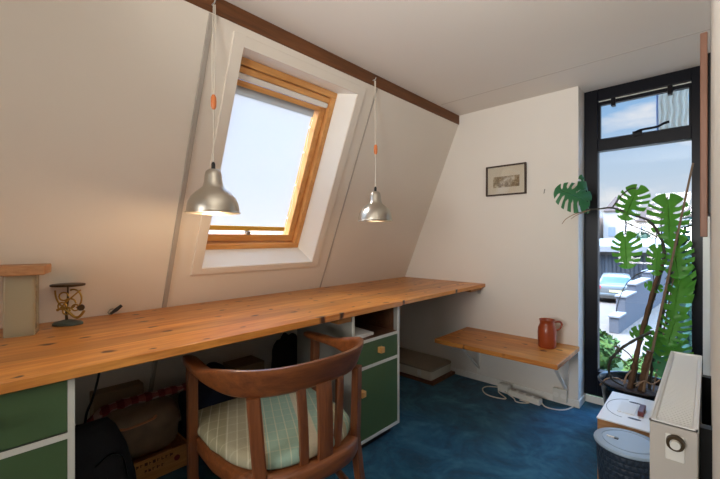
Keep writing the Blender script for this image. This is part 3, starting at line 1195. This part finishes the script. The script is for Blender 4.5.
pts = spline([(-1.985, .335, .300), (-1.985, .42, .368), (-1.99, .52, .378), (-1.99, .64, .376), (-1.99, .79, .372)], 6)
o = MB().tube(pts, [.030 + .004 * math.sin(i * 1.3) for i in range(len(pts))], 14, flat=.62).build('checked_cloth', M['plaid'], None, smooth=True)
tag(o, 'rolled red and white checked cloth draped over the brown holdall', 'cloth')

root = thing('black_bag', 'black fabric bag standing beside the dark green drawer cabinet', 'bag', (-1.74, .37, 0))
rr = []
for z, k, kx in ((.002, .96, 1), (.03, 1, 1), (.2, .98, .9), (.32, .86, .7), (.40, .66, .42), (.43, .5, .2)):
    cc = Vector((-1.755, .365 - .045 * (z / .43), z))
    rr.append([cc + Vector((.115 * kx * math.copysign(abs(math.cos(q)) ** .6, math.cos(q)), .135 * k * math.copysign(abs(math.sin(q)) ** .6, math.sin(q)), .012 * noise.noise(Vector((math.cos(q) * 2, math.sin(q) * 2, z * 8))))) for q in [2 * math.pi * i / 32 for i in range(32)]])
MB().rings(rr).build('body', M['black_cloth'], root, smooth=True, angle=70)
MB().tube(spline([(-1.66, .33, .30), (-1.64, .37, .335), (-1.645, .41, .31), (-1.655, .43, .22)], 6), .007, 8, flat=.4).build('strap', M['black_plastic'], root, smooth=True)
lg = MB()
for k in range(5):
    lg.box(-1.646, -1.6435, .332 + k * .007, .336 + k * .007, .236, .243)
lg.build('printed_mark', M['hook_metal'], root)

o = MB().box(-2.25, -2.165, .42, .64, .002, .385).build('cardboard_box', M['cardboard_dark'], None, bevel=.003)
tag(o, 'brown cardboard box standing against the wall behind the checked cloth', 'box')
o = MB().box(-2.235, -2.07, 1.11, 1.31, .002, .365).build('cardboard_box', M['cardboard_dark'], None, bevel=.003)
tag(o, 'grey-brown cardboard box under the worktop behind the armchair', 'box')
o = MB().blob((-1.98, .935, .215), (.34, .31, .426), 9, .2, 36, 20, 2.6, 1.7).build('cloth_sack', M['navy_cloth'], None, smooth=True, angle=80)
tag(o, 'bulky dark navy cloth sack between the crate and the armchair', 'sack')
o = MB().blob((-1.735, 1.0, .175), (.09, .20, .346), 2, .15, 28, 16, 2.4, 2).build('pillow', M['blue_cloth'], None, smooth=True, angle=80)
tag(o, 'blue cloth pillow leaning on the navy sack in front of the wall', 'pillow')
o = MB().blob((-2.045, 1.475, .25), (.21, .21, .50), 12, .2, 28, 18, 2.8, 2).build('backpack', M['black_cloth'], None, smooth=True, angle=80)
tag(o, 'dark backpack standing behind the green cabinet with the open shelf', 'backpack')
# wicker basket behind the first cabinet
root = thing('wicker_basket', 'small grey wicker basket half hidden by the dark green drawer cabinet', 'basket', (-1.98, .30, 0))
MB().lathe([(0, .002), (.052, .002), (.055, .02), (.062, .27), (.065, .28), (.061, .285), (.056, .28), (.05, .02), (0, .015)], (-1.965, .29, 0), 24).build('body', M['wicker'], root, smooth=True)
cable('black_cable', 'thin black cable hanging down under the worktop beside the drawer cabinet',
      [(-1.95, .415, .752), (-1.94, .405, .66), (-1.93, .395, .56), (-1.93, .372, .46), (-1.93, .35, .40), (-1.95, .345, .30)], .005, M['black_plastic'])

# ------------------------------------------------------------------ radiator
root = thing('radiator', 'white panel radiator with a grille top mounted low on the right wall', 'radiator', (-.06, 1.55, .1))
ry0, ry1, rz0, rz1 = 1.17, 1.925, .115, .70
rxl, rxr = -.107, -.017
MB().box(rxl, rxl + .012, ry0 + .006, ry1 - .006, rz0, rz1 - .004).build('front_panel', M['rad'], root, bevel=.004)
MB().box(rxr - .010, rxr, ry0 + .006, ry1 - .006, rz0, rz1 - .004).build('rear_panel', M['rad'], root, bevel=.004)
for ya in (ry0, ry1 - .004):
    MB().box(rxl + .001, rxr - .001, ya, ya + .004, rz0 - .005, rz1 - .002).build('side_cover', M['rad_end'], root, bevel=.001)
gr = MB()
gr.box(rxl + .012, rxr - .010, ry0 + .004, ry1 - .004, rz1 - .022, rz1 - .010)
k = ry0 + .012
while k < ry1 - .01:
    gr.box(rxl + .013, rxr - .011, k, k + .006, rz1 - .010, rz1 - .006)
    k += .012
gr.box(rxl - .001, rxl + .004, ry0, ry1, rz1 - .006, rz1).box(rxr - .004, rxr + .001, ry0, ry1, rz1 - .006, rz1)
gr.box(rxl, rxr, ry0, ry0 + .005, rz1 - .006, rz1).box(rxl, rxr, ry1 - .005, ry1, rz1 - .006, rz1)
gr.build('top_grille', M['rad'], root)
MB().box(-.076, -.040, ry0 - .004, ry0, .613, .675).build('side_plate', M['socket'], root, bevel=.002)
vc = (-.0565, ry0 - .004, .661)
MB().lathe([(0, .022), (.006, .022), (.0065, .014), (.011, .013), (.011, .016), (.017, .016), (.018, .004), (.016, 0), (0, 0)], vc, 28, Matrix.Rotation(R(90), 3, 'X')).build('valve_knob', M['bronze'], root, smooth=True, angle=30)
MB().lathe([(0, .0245), (.0095, .0245), (.0105, .018), (.0105, .014)], vc, 24, Matrix.Rotation(R(90), 3, 'X')).build('valve_cap', M['edge_white'], root, smooth=True, angle=30)
for Y in (1.30, 1.78):
    MB().box(-.016, XR, Y, Y + .03, .2, .66).build('wall_bracket', M['black_plastic'], root)
MB().tube([(-.045, 1.25, .12), (-.045, 1.25, .002)], .008, 10).build('pipe', M['steel'], root, smooth=True)
MB().tube([(-.045, 1.32, .12), (-.045, 1.32, .002)], .008, 10).build('pipe', M['steel'], root, smooth=True)

# wooden panel on the right wall seen almost edge on
root = thing('wall_panel', 'reddish-brown wooden panel fixed to the right wall, seen edge-on above the radiator', 'panel', (0, 2.2, 1.15))
MB().box(-.023, -.001, 2.0, 2.42, 1.155, 1.965).build('board', M['panelwood'], root, bevel=.003)
MB().box(-.001, XR, 2.06, 2.36, 1.25, 1.9).build('shadow_gap', M['black_plastic'], root)  # black block put in for the shadow gap between panel and wall

# ------------------------------------------------------------------ waste bin and box behind it
bx, by = -.236, 1.835
root = thing('waste_bin', 'dark slate woven bin with pale blue-grey lid beside the radiator', 'bin', (bx, by, 0))
MB().lathe([(0, .002), (.088, .002), (.092, .01), (.110, .30), (.112, .312), (.106, .312), (.1, .30), (.085, .02), (0, .02)], (bx, by, 0), 48).build('body', M['weave'], root, smooth=True)
MB().lathe([(.110, .3125), (.117, .3135), (.118, .319), (.116, .324), (.110, .326), (.092, .327), (.090, .3245), (.087, .3245), (.085, .327), (0, .328)], (bx, by, 0), 48).build('lid', M['lid_blue'], root, smooth=True, angle=30)
MB().box(bx - .072, bx - .045, by - .012, by - .001, .3275, .3305).build('lid_tab', M['paper'], root, bevel=.001)
MB().box(bx - .045, bx - .03, by - .016, by - .003, .3275, .3315).build('lid_latch', M['black_plastic'], root, bevel=.001)

root = thing('wooden_box', 'low wooden box with glossy white top between the bin and the plant pot', 'box', (-.28, 2.26, 0))
wx0, wx1, wy0, wy1, wz = -.385, -.150, 2.045, 2.45, .300
MB().box(wx0 + .003, wx1 - .003, wy0 + .003, wy1 - .003, .002, wz - .004).build('body', M['kraft'], root, bevel=.002)
MB().box(wx0, wx1, wy0, wy1, wz - .004, wz + .002).build('top', M['white_paint'], root, bevel=.001)
mk = MB()
cm = Vector((-.295, 2.25, wz + .0022))
for a0 in (100, 190):
    ring = []
mk.tube([cm + Vector((.082 * math.cos(R(6 * i + 95)), .125 * math.sin(R(6 * i + 95)), 0)) for i in range(30)], .0014, 6)
mk.build('printed_ring', M['hook_metal'], root)
for y in (2.142, 2.352):
    MB().lathe([(0, 0), (.026, 0), (.026, .001), (0, .001)], (-.262 - (y - 2.25) * .1, y, wz + .0021), 20, Matrix.Diagonal((1, .35, 1))).build('printed_slot', M['black_plastic'], root)
o = MB().box(-.325, -.255, 2.18, 2.32, wz + .0025, wz + .007).build('note_pad', M['paper'], None, bevel=.001)
tag(o, 'white note pad lying on top of the low wooden box', 'note pad')
o = MB().box(-.245, -.222, 2.19, 2.295, wz + .0025, wz + .026).build('small_carton', M['maroon'], None, bevel=.003)
tag(o, 'small maroon carton lying beside the white note pad', 'carton')

# ------------------------------------------------------------------ monstera
pc = Vector((-.30, 2.685, 0))
root = thing('monstera_plant', 'tall monstera plant in a black pot in front of the tall window', 'plant', pc)
MB().lathe([(0, .002), (.13, .002), (.14, .012), (.180, .25), (.186, .285), (.196, .292), (.198, .302), (.192, .306), (.180, .300), (.172, .27), (.165, .24), (0, .235)], pc, 48).build('pot', M['pot'], root, smooth=True, angle=50)
sr = []
for r_, z in ((.170, .262), (.12, .27), (.06, .274), (.0005, .276)):
    sr.append([pc + Vector((r_ * math.cos(q), r_ * math.sin(q), z + .008 * noise.noise(Vector((r_ * 40, math.cos(q) * 4, math.sin(q) * 4))))) for q in [2 * math.pi * i / 36 for i in range(36)]])
MB().rings(sr, caps=False).build('soil', M['soil'], root, smooth=True)


def pl(x, y, Y):
    return on_y(x, y, Y)


def vine(name, pts, r0, r1, mat):
    P = spline(pts, 7)
    n = len(P)
    MB().tube(P, [(r0 + (r1 - r0) * i / (n - 1)) * (1 + .15 * math.sin(i * 1.9)) for i in range(n)], 10).build(name, mat, root, smooth=True, angle=80)


vine('stem', [pc + Vector((-.02, .02, .265)), pl(637, 355, 2.72), pl(645, 325, 2.73), pl(654, 295, 2.73), pl(662, 268, 2.73), pl(664, 250, 2.73), pl(659, 234, 2.72), pl(649, 221, 2.71), pl(633, 215, 2.70), pl(613, 208, 2.69), pl(598, 209, 2.68), pl(586, 209.5, 2.66)], .012, .004, M['dark_stem'])
vine('stem', [pc + Vector((-.035, -.03, .262)), pl(634, 368, 2.66), pl(640, 340, 2.68), pl(648, 308, 2.69), pl(656, 280, 2.70), pl(663, 262, 2.71)], .015, .007, M['stem'])
vine('stem', [pc + Vector((.02, -.02, .262)), pl(645, 368, 2.64), pl(650, 351, 2.64)], .017, .015, M['stem'])
vine('stem', [pc + Vector((.05, .03, .262)), pl(655, 350, 2.74), pl(664, 310, 2.76), pl(671, 275, 2.77), pl(677, 245, 2.77), pl(679, 228, 2.77)], .008, .004, M['dark_stem'])
vine('air_root', [pl(651, 332, 2.66), pl(633, 341, 2.62), pl(618, 351, 2.60), pl(610, 362, 2.60), pl(609, 372, 2.61), pl(613, 380, 2.62), pl(624, 386, 2.63)], .008, .006, M['dark_stem'])
vine('air_root', [pl(600, 385, 2.60), pl(606, 379, 2.63), pl(617, 378, 2.66), pl(630, 384, 2.68), pl(640, 382, 2.70)], .004, .003, M['root'])
vine('air_root', [pl(636, 386, 2.56), pl(644, 381, 2.6), pl(652, 384, 2.62), pl(660, 380, 2.64)], .004, .003, M['root'])
vine('air_root', [pl(624, 384, 2.58), pl(627, 375, 2.62), pl(633, 369, 2.66), pl(641, 360, 2.70)], .005, .003, M['root'])
vine('air_root', [pl(614, 346, 2.62), pl(624, 350, 2.63), pl(632, 358, 2.64), pl(636, 372, 2.65)], .0035, .0025, M['stem'])
vine('air_root', [pl(610, 357, 2.60), pl(620, 358, 2.62), pl(628, 366, 2.64)], .0035, .0025, M['stem'])
vine('air_root', [pl(586, 211, 2.66), pl(575, 214, 2.62), pl(566, 219, 2.60), pl(562, 224, 2.59)], .003, .002, M['root'])
vine('air_root', [pl(590, 210, 2.66), pl(577, 215, 2.6), pl(571, 219, 2.58)], .0025, .0015, M['root'])
vine('air_root', [pl(625, 222, 2.74), pl(636, 227, 2.74), pl(648, 232, 2.74), pl(657, 237, 2.73)], .003, .003, M['dark_stem'])
vine('air_root', [pl(657, 232, 2.74), pl(653, 262, 2.76), pl(655, 300, 2.76)], .003, .002, M['dark_stem'])
vine('air_root', [pl(636, 275, 2.72), pl(648, 270, 2.73), pl(660, 269, 2.73)], .003, .003, M['dark_stem'])
vine('air_root', [pl(636, 275, 2.72), pl(627, 283, 2.72), pl(620, 297, 2.72), pl(616, 312, 2.72)], .0025, .002, M['dark_stem'])
MB().tube([pc + Vector((.03, -.05, .26)), pl(693, 163, 2.70)], [.007, .005], 8).build('stake', M['stake'], root, smooth=True)
MB().tube([pc + Vector((.07, 0, .26)), pl(681, 235, 2.80)], [.004, .004], 8).build('stake', M['stake'], root, smooth=True)


def leaf(tip, basep, face, width, mat, slits=6, droop=.12, fold=.25, seed=0):
    """split monstera blade from basep to tip, its upper side turned to 'face'"""
    random.seed(seed)
    basep, tip = Vector(basep), Vector(tip)
    ax = tip - basep
    Ln = ax.length
    ax.normalize()
    fc = Vector(face)
    fc = (fc - ax * fc.dot(ax)).normalized()
    sd = ax.cross(fc).normalized()
    bm = MB()
    NU, NV = 84, 14
    for side in (-1, 1):
        jit = [random.uniform(-.012, .012) for _ in range(slits)]
        dep = [random.uniform(.20, .36) for _ in range(slits)]
        grid = []
        for i in range(NU + 1):
            t = i / NU
            a_ = R(-86 + 176 * t ** .92)
            mx_ = width * abs(math.cos(a_)) ** .85
            my_ = Ln * (.36 + (.64 if a_ > 0 else .52) * math.sin(a_))
            row = []
            for j in range(NV + 1):
                q_ = j / NV
                x = mx_ * q_
                y = Ln * t * (1 - q_) + my_ * q_ + Ln * .07 * math.sin(math.pi * q_) * (1 - t) - Ln * .05 * q_ * math.sin(t * math.pi)
                tt = max(0, y / Ln)
                z = -droop * Ln * tt ** 2 - fold * x * q_ * .8 + .010 * math.sin(t * slits * 6.28) * q_ * Ln
                row.append(bm.bm.verts.new(basep + ax * y + sd * (side * x) + fc * z))
            grid.append(row)
        for i in range(NU):
            t = (i + .5) / NU
            for j in range(NV):
                s = (j + .5) / NV
                cut = False
                for k in range(slits):
                    tc = .24 + .54 * k / max(1, slits - 1) + jit[k]
                    half = .026 * max(0, min(1, (s - dep[k]) / .18)) + .006 * s
                    if s > dep[k] and abs(t - tc) < half:
                        cut = True
                if cut:
                    continue
                bm._face([grid[i][j], grid[i][j + 1], grid[i + 1][j + 1], grid[i + 1][j]])
    for v in [v for v in bm.bm.verts if not v.link_faces]:
        bm.bm.verts.remove(v)
    return bm.build('leaf', mat, root, smooth=True, angle=180, recalc=False)


CAMF = Vector((.25, -1, .25))
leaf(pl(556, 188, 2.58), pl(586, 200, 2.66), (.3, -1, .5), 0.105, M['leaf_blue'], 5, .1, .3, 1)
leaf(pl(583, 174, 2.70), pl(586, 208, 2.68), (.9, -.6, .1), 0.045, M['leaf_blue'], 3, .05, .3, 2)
leaf(pl(624, 219, 2.66), pl(637, 189, 2.74), (.1, -1, .35), .080, M['leaf'], 5, .1, .3, 3)
leaf(pl(626, 268, 2.62), pl(625, 236, 2.68), (-.1, -1, .3), .078, M['leaf'], 5, .1, .35, 4)
leaf(pl(670, 238, 2.68), pl(668, 199, 2.78), (.2, -1, .45), .098, M['leaf'], 5, .1, .3, 5)
leaf(pl(677, 278, 2.70), pl(674, 240, 2.78), (-.3, -1, .3), .080, M['leaf'], 5, .1, .3, 6)
leaf(pl(672, 318, 2.66), pl(680, 280, 2.76), (-.2, -1, .3), .068, M['leaf'], 4, .1, .3, 7)
leaf(pl(667, 345, 2.62), pl(677, 315, 2.70), (-.1, -1, .5), .072, M['leaf'], 5, .1, .3, 8)
leaf(pl(645, 284, 2.70), pl(661, 288, 2.74), (.1, -1, .5), 0.035, M['leaf'], 3, .1, .3, 9)
leaf(pl(657, 275, 2.66), pl(657, 248, 2.72), (.3, -1, .3), 0.05, M['leaf'], 4, .1, .3, 10)
leaf(pl(630, 334, 2.66), pl(650, 330, 2.7), (.1, -1, .8), 0.05, M['leaf'], 3, .1, .2, 11)
leaf(pl(684, 362, 2.6), pl(664, 335, 2.72), (.1, -1, .6), 0.085, M['leaf'], 5, .1, .3, 12)
leaf(pl(648, 352, 2.66), pl(667, 336, 2.74), (.1, -1, .7), 0.06, M['leaf'], 4, .1, .3, 13)
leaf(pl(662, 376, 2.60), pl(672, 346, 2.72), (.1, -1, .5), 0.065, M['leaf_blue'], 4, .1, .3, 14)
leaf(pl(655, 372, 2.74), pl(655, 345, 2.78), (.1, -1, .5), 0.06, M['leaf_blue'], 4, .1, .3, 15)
leaf(pl(680, 302, 2.74), pl(686, 268, 2.82), (-.5, -1, .3), .050, M['leaf'], 4, .1, .3, 16)
vine('petiole', [pl(612, 208, 2.69), pl(621, 196, 2.71), pl(630, 189, 2.73), pl(638, 188, 2.74)], .004, .003, M['dark_stem'])
vine('petiole', [pl(625, 216, 2.70), pl(626, 225, 2.68), pl(625, 235, 2.68)], .004, .003, M['dark_stem'])
vine('petiole', [pl(664, 256, 2.73), pl(661, 225, 2.76), pl(664, 205, 2.78), pl(668, 197, 2.78)], .004, .003, M['dark_stem'])
vine('petiole', [pl(664, 300, 2.76), pl(674, 282, 2.77), pl(681, 276, 2.76)], .004, .003, M['dark_stem'])
vine('petiole', [pl(657, 340, 2.74), pl(668, 322, 2.74), pl(680, 314, 2.70)], .004, .003, M['dark_stem'])

# ------------------------------------------------------------------ outdoors
ZG = -2.2
struct(MB().box(-60, 40, 5, 140, ZG - .3, ZG).build('ground', M['paving']))
lw_ = MB().box(-3.2, 1.5, 8.5, 12.2, ZG, ZG + .04).build('lawn_strip', M['grass'])
tag(lw_, 'green strip of lawn outside below the tall window', 'lawn')['kind'] = 'stuff'


def shrub(c, size, mat, label, name='shrub', seed=1, n=700, ls=.09, cat='shrub'):
    random.seed(seed)
    c = Vector(c)
    mb = MB()
    mb.blob(c + Vector((0, 0, size[2] * .48)), (size[0] * .8, size[1] * .8, size[2] * .86), seed, .3, 20, 12, 2.2, 2)
    for _ in range(n):
        d = Vector((random.gauss(0, 1), random.gauss(0, 1), random.gauss(0, 1))).normalized()
        p = c + Vector((d.x * size[0] / 2, d.y * size[1] / 2, size[2] / 2 + d.z * size[2] / 2)) * 1 if False else c + Vector((d.x * size[0] * .5, d.y * size[1] * .5, size[2] * .5 + d.z * size[2] * .5)) * 1
        k = random.uniform(.8, 1.05)
        p = c + Vector((d.x * size[0] * .5 * k, d.y * size[1] * .5 * k, size[2] * .5 + d.z * size[2] * .48 * k))
        a = Vector((random.gauss(0, 1), random.gauss(0, 1), random.gauss(0, 1))).normalized()
        bb = a.cross(d + Vector((.01, .3, .2))).normalized()
        s = ls * random.uniform(.6, 1.3)
        vs = [mb.bm.verts.new(p + a * s), mb.bm.verts.new(p + bb * s * .5), mb.bm.verts.new(p - a * s), mb.bm.verts.new(p - bb * s * .5)]
        mb._face(vs)
    r0 = thing(name, label, cat, c)
    mb.build('foliage', mat, r0, recalc=False)
    MB().tube([c, c + Vector((.02, 0, size[2] * .4))], [size[0] * .04, size[0] * .02], 8).build('trunk', M['bark'], r0)
    return r0


shrub((-2.1, 10.6, ZG + .12), (1.2, 1.2, 1.0), M['hedge'], 'yellow-green garden shrub outside, at lower left of the tall window', seed=5)
shrub((-.95, 9.9, ZG + .12), (.75, .9, .7), M['hedge'], 'low green garden shrub outside behind the plant stems', seed=6)
shrub((-.05, 7.6, ZG), (.85, 1.0, 3.9), M['hedge_dark'], 'tall blue-green ivy column outside at right of the tall window', 'ivy_column', 8, 1600, .09)

# stepped low wall
root = thing('garden_wall', 'stepped blue-grey concrete garden wall outside, in front of the silver car', 'wall', (-2.4, 16, ZG))
mb = MB()
for k, (y0, y1, hh) in enumerate(((15.6, 16.6, .55), (16.6, 18.4, 1.15), (18.4, 21.5, 1.45), (21.5, 27, 1.75))):
    xa, xb = -2.56 + (y0 - 15.6) * .055, -2.56 + (y1 - 15.6) * .055
    mb.hexa([(xa, y0, ZG), (xa + .3, y0, ZG), (xb + .3, y1, ZG), (xb, y1, ZG), (xa, y0, ZG + hh), (xa + .3, y0, ZG + hh), (xb + .3, y1, ZG + hh), (xb, y1, ZG + hh)])
mb.build('body', M['blue_wall'], root, bevel=.02)
cp = MB()
for k, (y0, y1, hh) in enumerate(((15.55, 16.6, .55), (16.55, 18.4, 1.15), (18.35, 21.5, 1.45), (21.45, 27, 1.75))):
    xa, xb = -2.59 + (y0 - 15.6) * .055, -2.59 + (y1 - 15.6) * .055
    cp.hexa([(xa, y0, ZG + hh), (xa + .36, y0, ZG + hh), (xb + .36, y1, ZG + hh), (xb, y1, ZG + hh), (xa, y0, ZG + hh + .07), (xa + .36, y0, ZG + hh + .07), (xb + .36, y1, ZG + hh + .07), (xb, y1, ZG + hh + .07)])
cp.build('coping', M['roof_white'], root, bevel=.01)

# car, tail towards the room
root = thing('car', 'silver car parked outside with its tail towards the tall window', 'car', (-3.45, 23, ZG))
Mc = Matrix.Translation((-3.42, 22.6, ZG)) @ Matrix.Rotation(R(8), 4, 'Z')


def carsec(y, hw, z0, zt, r=.12):
    return [Mc @ Vector((x, y, z)) for x, z in ((-hw, z0), (-hw, zt - r), (-hw + r * .6, zt - r * .2), (-hw * .5, zt), (hw * .5, zt), (hw - r * .6, zt - r * .2), (hw, zt - r), (hw, z0))]


MB().rings([carsec(0, .80, .35, .88), carsec(.06, .86, .24, .95), carsec(.5, .9, .2, 1.0), carsec(3.4, .9, .2, .95), carsec(4.1, .84, .24, .78), carsec(4.2, .78, .35, .7)]).build('body', M['car'], root, smooth=True, angle=50)
MB().rings([carsec(.12, .78, .92, .97, .05), carsec(.55, .66, .92, 1.36), carsec(.9, .64, .92, 1.44), carsec(2.0, .64, .92, 1.42), carsec(2.9, .76, .9, .95, .05)]).build('cabin', M['car'], root, smooth=True, angle=50)
MB().hexa([Mc @ Vector(p) for p in ((-.66, .16, 1.0), (.66, .16, 1.0), (.66, .22, 1.0), (-.66, .22, 1.0), (-.56, .46, 1.32), (.56, .46, 1.32), (.56, .56, 1.32), (-.56, .56, 1.32))]).build('rear_window', M['car_glass'], root, bevel=.02)
for s in (-1, 1):
    MB().box(s * .72 - .1, s * .72 + .1, -.01, .1, .72, .9, Mc).build('tail_lamp', M['tail'], root, bevel=.02)
    for y in (.75, 3.35):
        MB().lathe([(0, -.1), (.31, -.1), (.33, -.05), (.33, .05), (.31, .1), (0, .1)], Mc @ Vector((s * .78, y, .33)), 24, Matrix.Rotation(R(90), 3, 'Y')).build('wheel', M['tyre'], root, smooth=True, angle=30)
MB().box(-.27, .27, -.03, .02, .58, .69, Mc).build('number_plate', M['plate'], root)
MB().box(-.84, .84, -.06, .1, .36, .52, Mc).build('bumper', M['car'], root, bevel=.04)

# garage with a low sloping white roof
root = thing('garage', 'long low garage with dark slatted doors and white roof outside', 'garage', (-4, 33, ZG))
MB().box(-10, 3, 32.5, 42, ZG, ZG + 2.35).build('walls', M['garage_wall'], root)
for x0_, x1_ in ((-7.6, -5.6), (-5.4, -3.3), (-3.1, -1.0), (-.8, 1.3)):
    dd = MB().box(x0_, x1_, 32.38, 32.5, ZG, ZG + 2.1)
    k = x0_ + .1
    while k < x1_ - .1:
        dd.box(k, k + .16, 32.33, 32.38, ZG, ZG + 2.08)
        k += .26
    dd.build('door', M['garage_dark'], root)
MB().hexa([(-10.3, 31.9, ZG + 2.35), (3.3, 31.9, ZG + 2.35), (3.3, 42.3, ZG + 3.0), (-10.3, 42.3, ZG + 3.0), (-10.3, 31.9, ZG + 2.75), (3.3, 31.9, ZG + 2.75), (3.3, 42.3, ZG + 3.3), (-10.3, 42.3, ZG + 3.3)]).build('roof', M['roof_white'], root)

# houses
specs = [(-15.5, -11.6, 62, 6.4, 2.2, 'house', 'pale pink gabled house outside, left end of the row behind the garage'),
         (-11.0, -8.0, 63, 7.2, 2.0, 'house2', 'cream gabled house outside, second from the left behind the garage'),
         (-7.4, -3.2, 61, 5.6, 2.4, 'house', 'pale pink gabled house outside, third from the left behind the garage'),
         (-3.0, 2.2, 64, 6.2, 2.2, 'house2', 'cream gabled house outside, rightmost of the row behind the garage')]
for x0_, x1_, y0_, hh, rh, mt, lab in specs:
    r_ = thing('house', lab, 'house', ((x0_ + x1_) / 2, y0_, ZG), 'houses behind the garage')
    MB().box(x0_, x1_, y0_, y0_ + 8, ZG, ZG + hh).build('walls', M[mt], r_)
    xm = (x0_ + x1_) / 2
    MB().prism([(x0_, y0_ - .2, ZG + hh), (x1_, y0_ - .2, ZG + hh), (xm, y0_ - .2, ZG + hh + rh)], (0, 8.4, 0)).build('roof', M['house_roof'], r_)
    for zr in (1.2, 3.6):
        for fx in (.2, .62):
            wx = x0_ + (x1_ - x0_) * fx
            MB().box(wx, wx + .8, y0_ - .06, y0_ + .02, ZG + zr, ZG + zr + 1.3).build('window', M['house_win'], r_)
    MB().box(xm + .5, xm + 1.0, y0_ + 3, y0_ + 3.5, ZG + hh, ZG + hh + rh + .5).build('chimney', M['house_roof'], r_)
shrub((-5.2, 50, ZG), (3.4, 3.0, 4.2), M['tree'], 'grey-green tree outside behind the garage, left one', 'tree', 21, 600, .3, 'tree')
shrub((-1.2, 48, ZG), (3.0, 3.0, 3.4), M['tree'], 'grey-green tree outside behind the garage, right one', 'tree', 22, 600, .3, 'tree')

# cloth hung outside the upper pane
root = thing('hanging_cloth', 'pale weathered cloth hanging outside the upper vent pane of the tall window', 'cloth', (-.19, YW + .16, 2.15))
g_ = []
for j in range(15):
    z = 2.16 - .33 * j / 14
    row = []
    for i in range(29):
        x = -.245 + .155 * i / 28
        row.append(Vector((x + .004 * math.sin(j), YW + .17 + .010 * math.sin(i * 1.1 + j * .1) + .02 * j / 14, z + (.012 * math.sin(i * 1.3) if j == 14 else 0))))
    g_.append(row)
mb = MB()
mb.rings(g_, closed=False, caps=False)
mb.build('sheet', M['cloth_out'], root, smooth=True, solid=.004)
MB().tube([(-.247, YW + .168, 2.16), (-.248, YW + .172, 2.0), (-.246, YW + .186, 1.835)], .006, 8).build('hem', M['cloth_edge'], root, smooth=True)
MB().tube([(-.30, YW + .17, 2.165), (-.04, YW + .17, 2.165)], .006, 8).build('rod', M['steel'], root, smooth=True)

# ------------------------------------------------------------------ world: sky with clouds
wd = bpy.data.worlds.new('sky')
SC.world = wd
wd.use_nodes = True
t = wd.node_tree
bg = t.nodes['Background']
tc = t.nodes.new('ShaderNodeTexCoord')
sep = t.nodes.new('ShaderNodeSeparateXYZ')
t.links.new(tc.outputs['Generated'], sep.inputs[0])
rp = t.nodes.new('ShaderNodeValToRGB')
el = rp.color_ramp.elements
el[0].position, el[0].color = 0.0, (*lin((238, 240, 244)), 1)
el[1].position, el[1].color = .55, (*lin((120, 172, 230)), 1)
e = el.new(.14)
e.color = (*lin((200, 222, 244)), 1)
e = el.new(.27)
e.color = (*lin((150, 194, 238)), 1)
t.links.new(sep.outputs[2], rp.inputs[0])
mp = t.nodes.new('ShaderNodeMapping')
mp.inputs['Scale'].default_value = (1, 1, 2.6)
t.links.new(tc.outputs['Generated'], mp.inputs[0])
nz = t.nodes.new('ShaderNodeTexNoise')
nz.inputs['Scale'].default_value = 4.2
nz.inputs['Detail'].default_value = 7
nz.inputs['Roughness'].default_value = .55
t.links.new(mp.outputs[0], nz.inputs['Vector'])
cr = t.nodes.new('ShaderNodeValToRGB')
cr.color_ramp.elements[0].position = .52
cr.color_ramp.elements[1].position = .70
t.links.new(nz.outputs[0], cr.inputs[0])
mx = t.nodes.new('ShaderNodeMix')
mx.data_type = 'RGBA'
t.links.new(cr.outputs[0], mx.inputs[0])
t.links.new(rp.outputs[0], mx.inputs[6])
mx.inputs[7].default_value = (.97, .97, .98, 1)
t.links.new(mx.outputs[2], bg.inputs[0])
# the high sky is far brighter than the blue band over the roofs
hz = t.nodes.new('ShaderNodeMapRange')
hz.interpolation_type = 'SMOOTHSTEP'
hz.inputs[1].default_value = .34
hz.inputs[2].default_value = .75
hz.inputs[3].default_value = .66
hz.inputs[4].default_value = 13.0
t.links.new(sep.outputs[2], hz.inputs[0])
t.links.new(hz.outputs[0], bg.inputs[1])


# ------------------------------------------------------------------ lights
def area(name, loc, aim, sx_, sy_, power, col, spread=180):
    L = bpy.data.lights.new(name, 'AREA')
    L.shape = 'RECTANGLE'
    L.size, L.size_y = sx_, sy_
    L.energy = power
    L.color = col
    L.spread = R(spread)
    o = bpy.data.objects.new(name, L)
    COL.objects.link(o)
    o.location = loc
    o.rotation_euler = (Vector(aim) - Vector(loc)).to_track_quat('-Z', 'Y').to_euler()
    return o


sl = bpy.data.lights.new('sun', 'SUN')
sl.energy = 6.0
sl.angle = R(24)
sl.color = (1, .95, .88)
so = bpy.data.objects.new('sun', sl)
COL.objects.link(so)
so.rotation_euler = Vector((.58, .36, -.70)).to_track_quat('-Z', 'Y').to_euler()
# added unseen fill lights behind the camera: one forward, one up at the ceiling
area('rear_fill_light', (-.62, YF + .03, 1.30), (-.45, 3, 1.1), 1.1, 1.2, 8, (1, .98, .95), 74)
area('ceiling_fill_light', (-.25, -.5, 1.25), (-.40, 1.75, 3.05), .3, .3, 9, (1, .97, .92), 96)

# ------------------------------------------------------------------ camera and view
cam = bpy.data.cameras.new('camera')
cam.sensor_width = 36
cam.lens = 36 * F / 720
cam.shift_y = -(239.5 - HY) / 720
cam.clip_start = .02
cam.clip_end = 500
co = bpy.data.objects.new('camera', cam)
COL.objects.link(co)
co.location = (0, 0, EYE)
co.rotation_euler = (R(90), 0, YAW)
SC.camera = co
vs = SC.view_settings
vs.view_transform = 'Standard'
vs.look = 'None'
vs.exposure = .5
vs.gamma = 1
vs.use_curve_mapping = False
SC.cycles.use_denoising = True
SC.cycles.max_bounces = 10
SC.cycles.diffuse_bounces = 6
SC.cycles.transparent_max_bounces = 16
SC.cycles.sample_clamp_indirect = 6
SC.cycles.caustics_reflective = False
SC.cycles.caustics_refractive = False
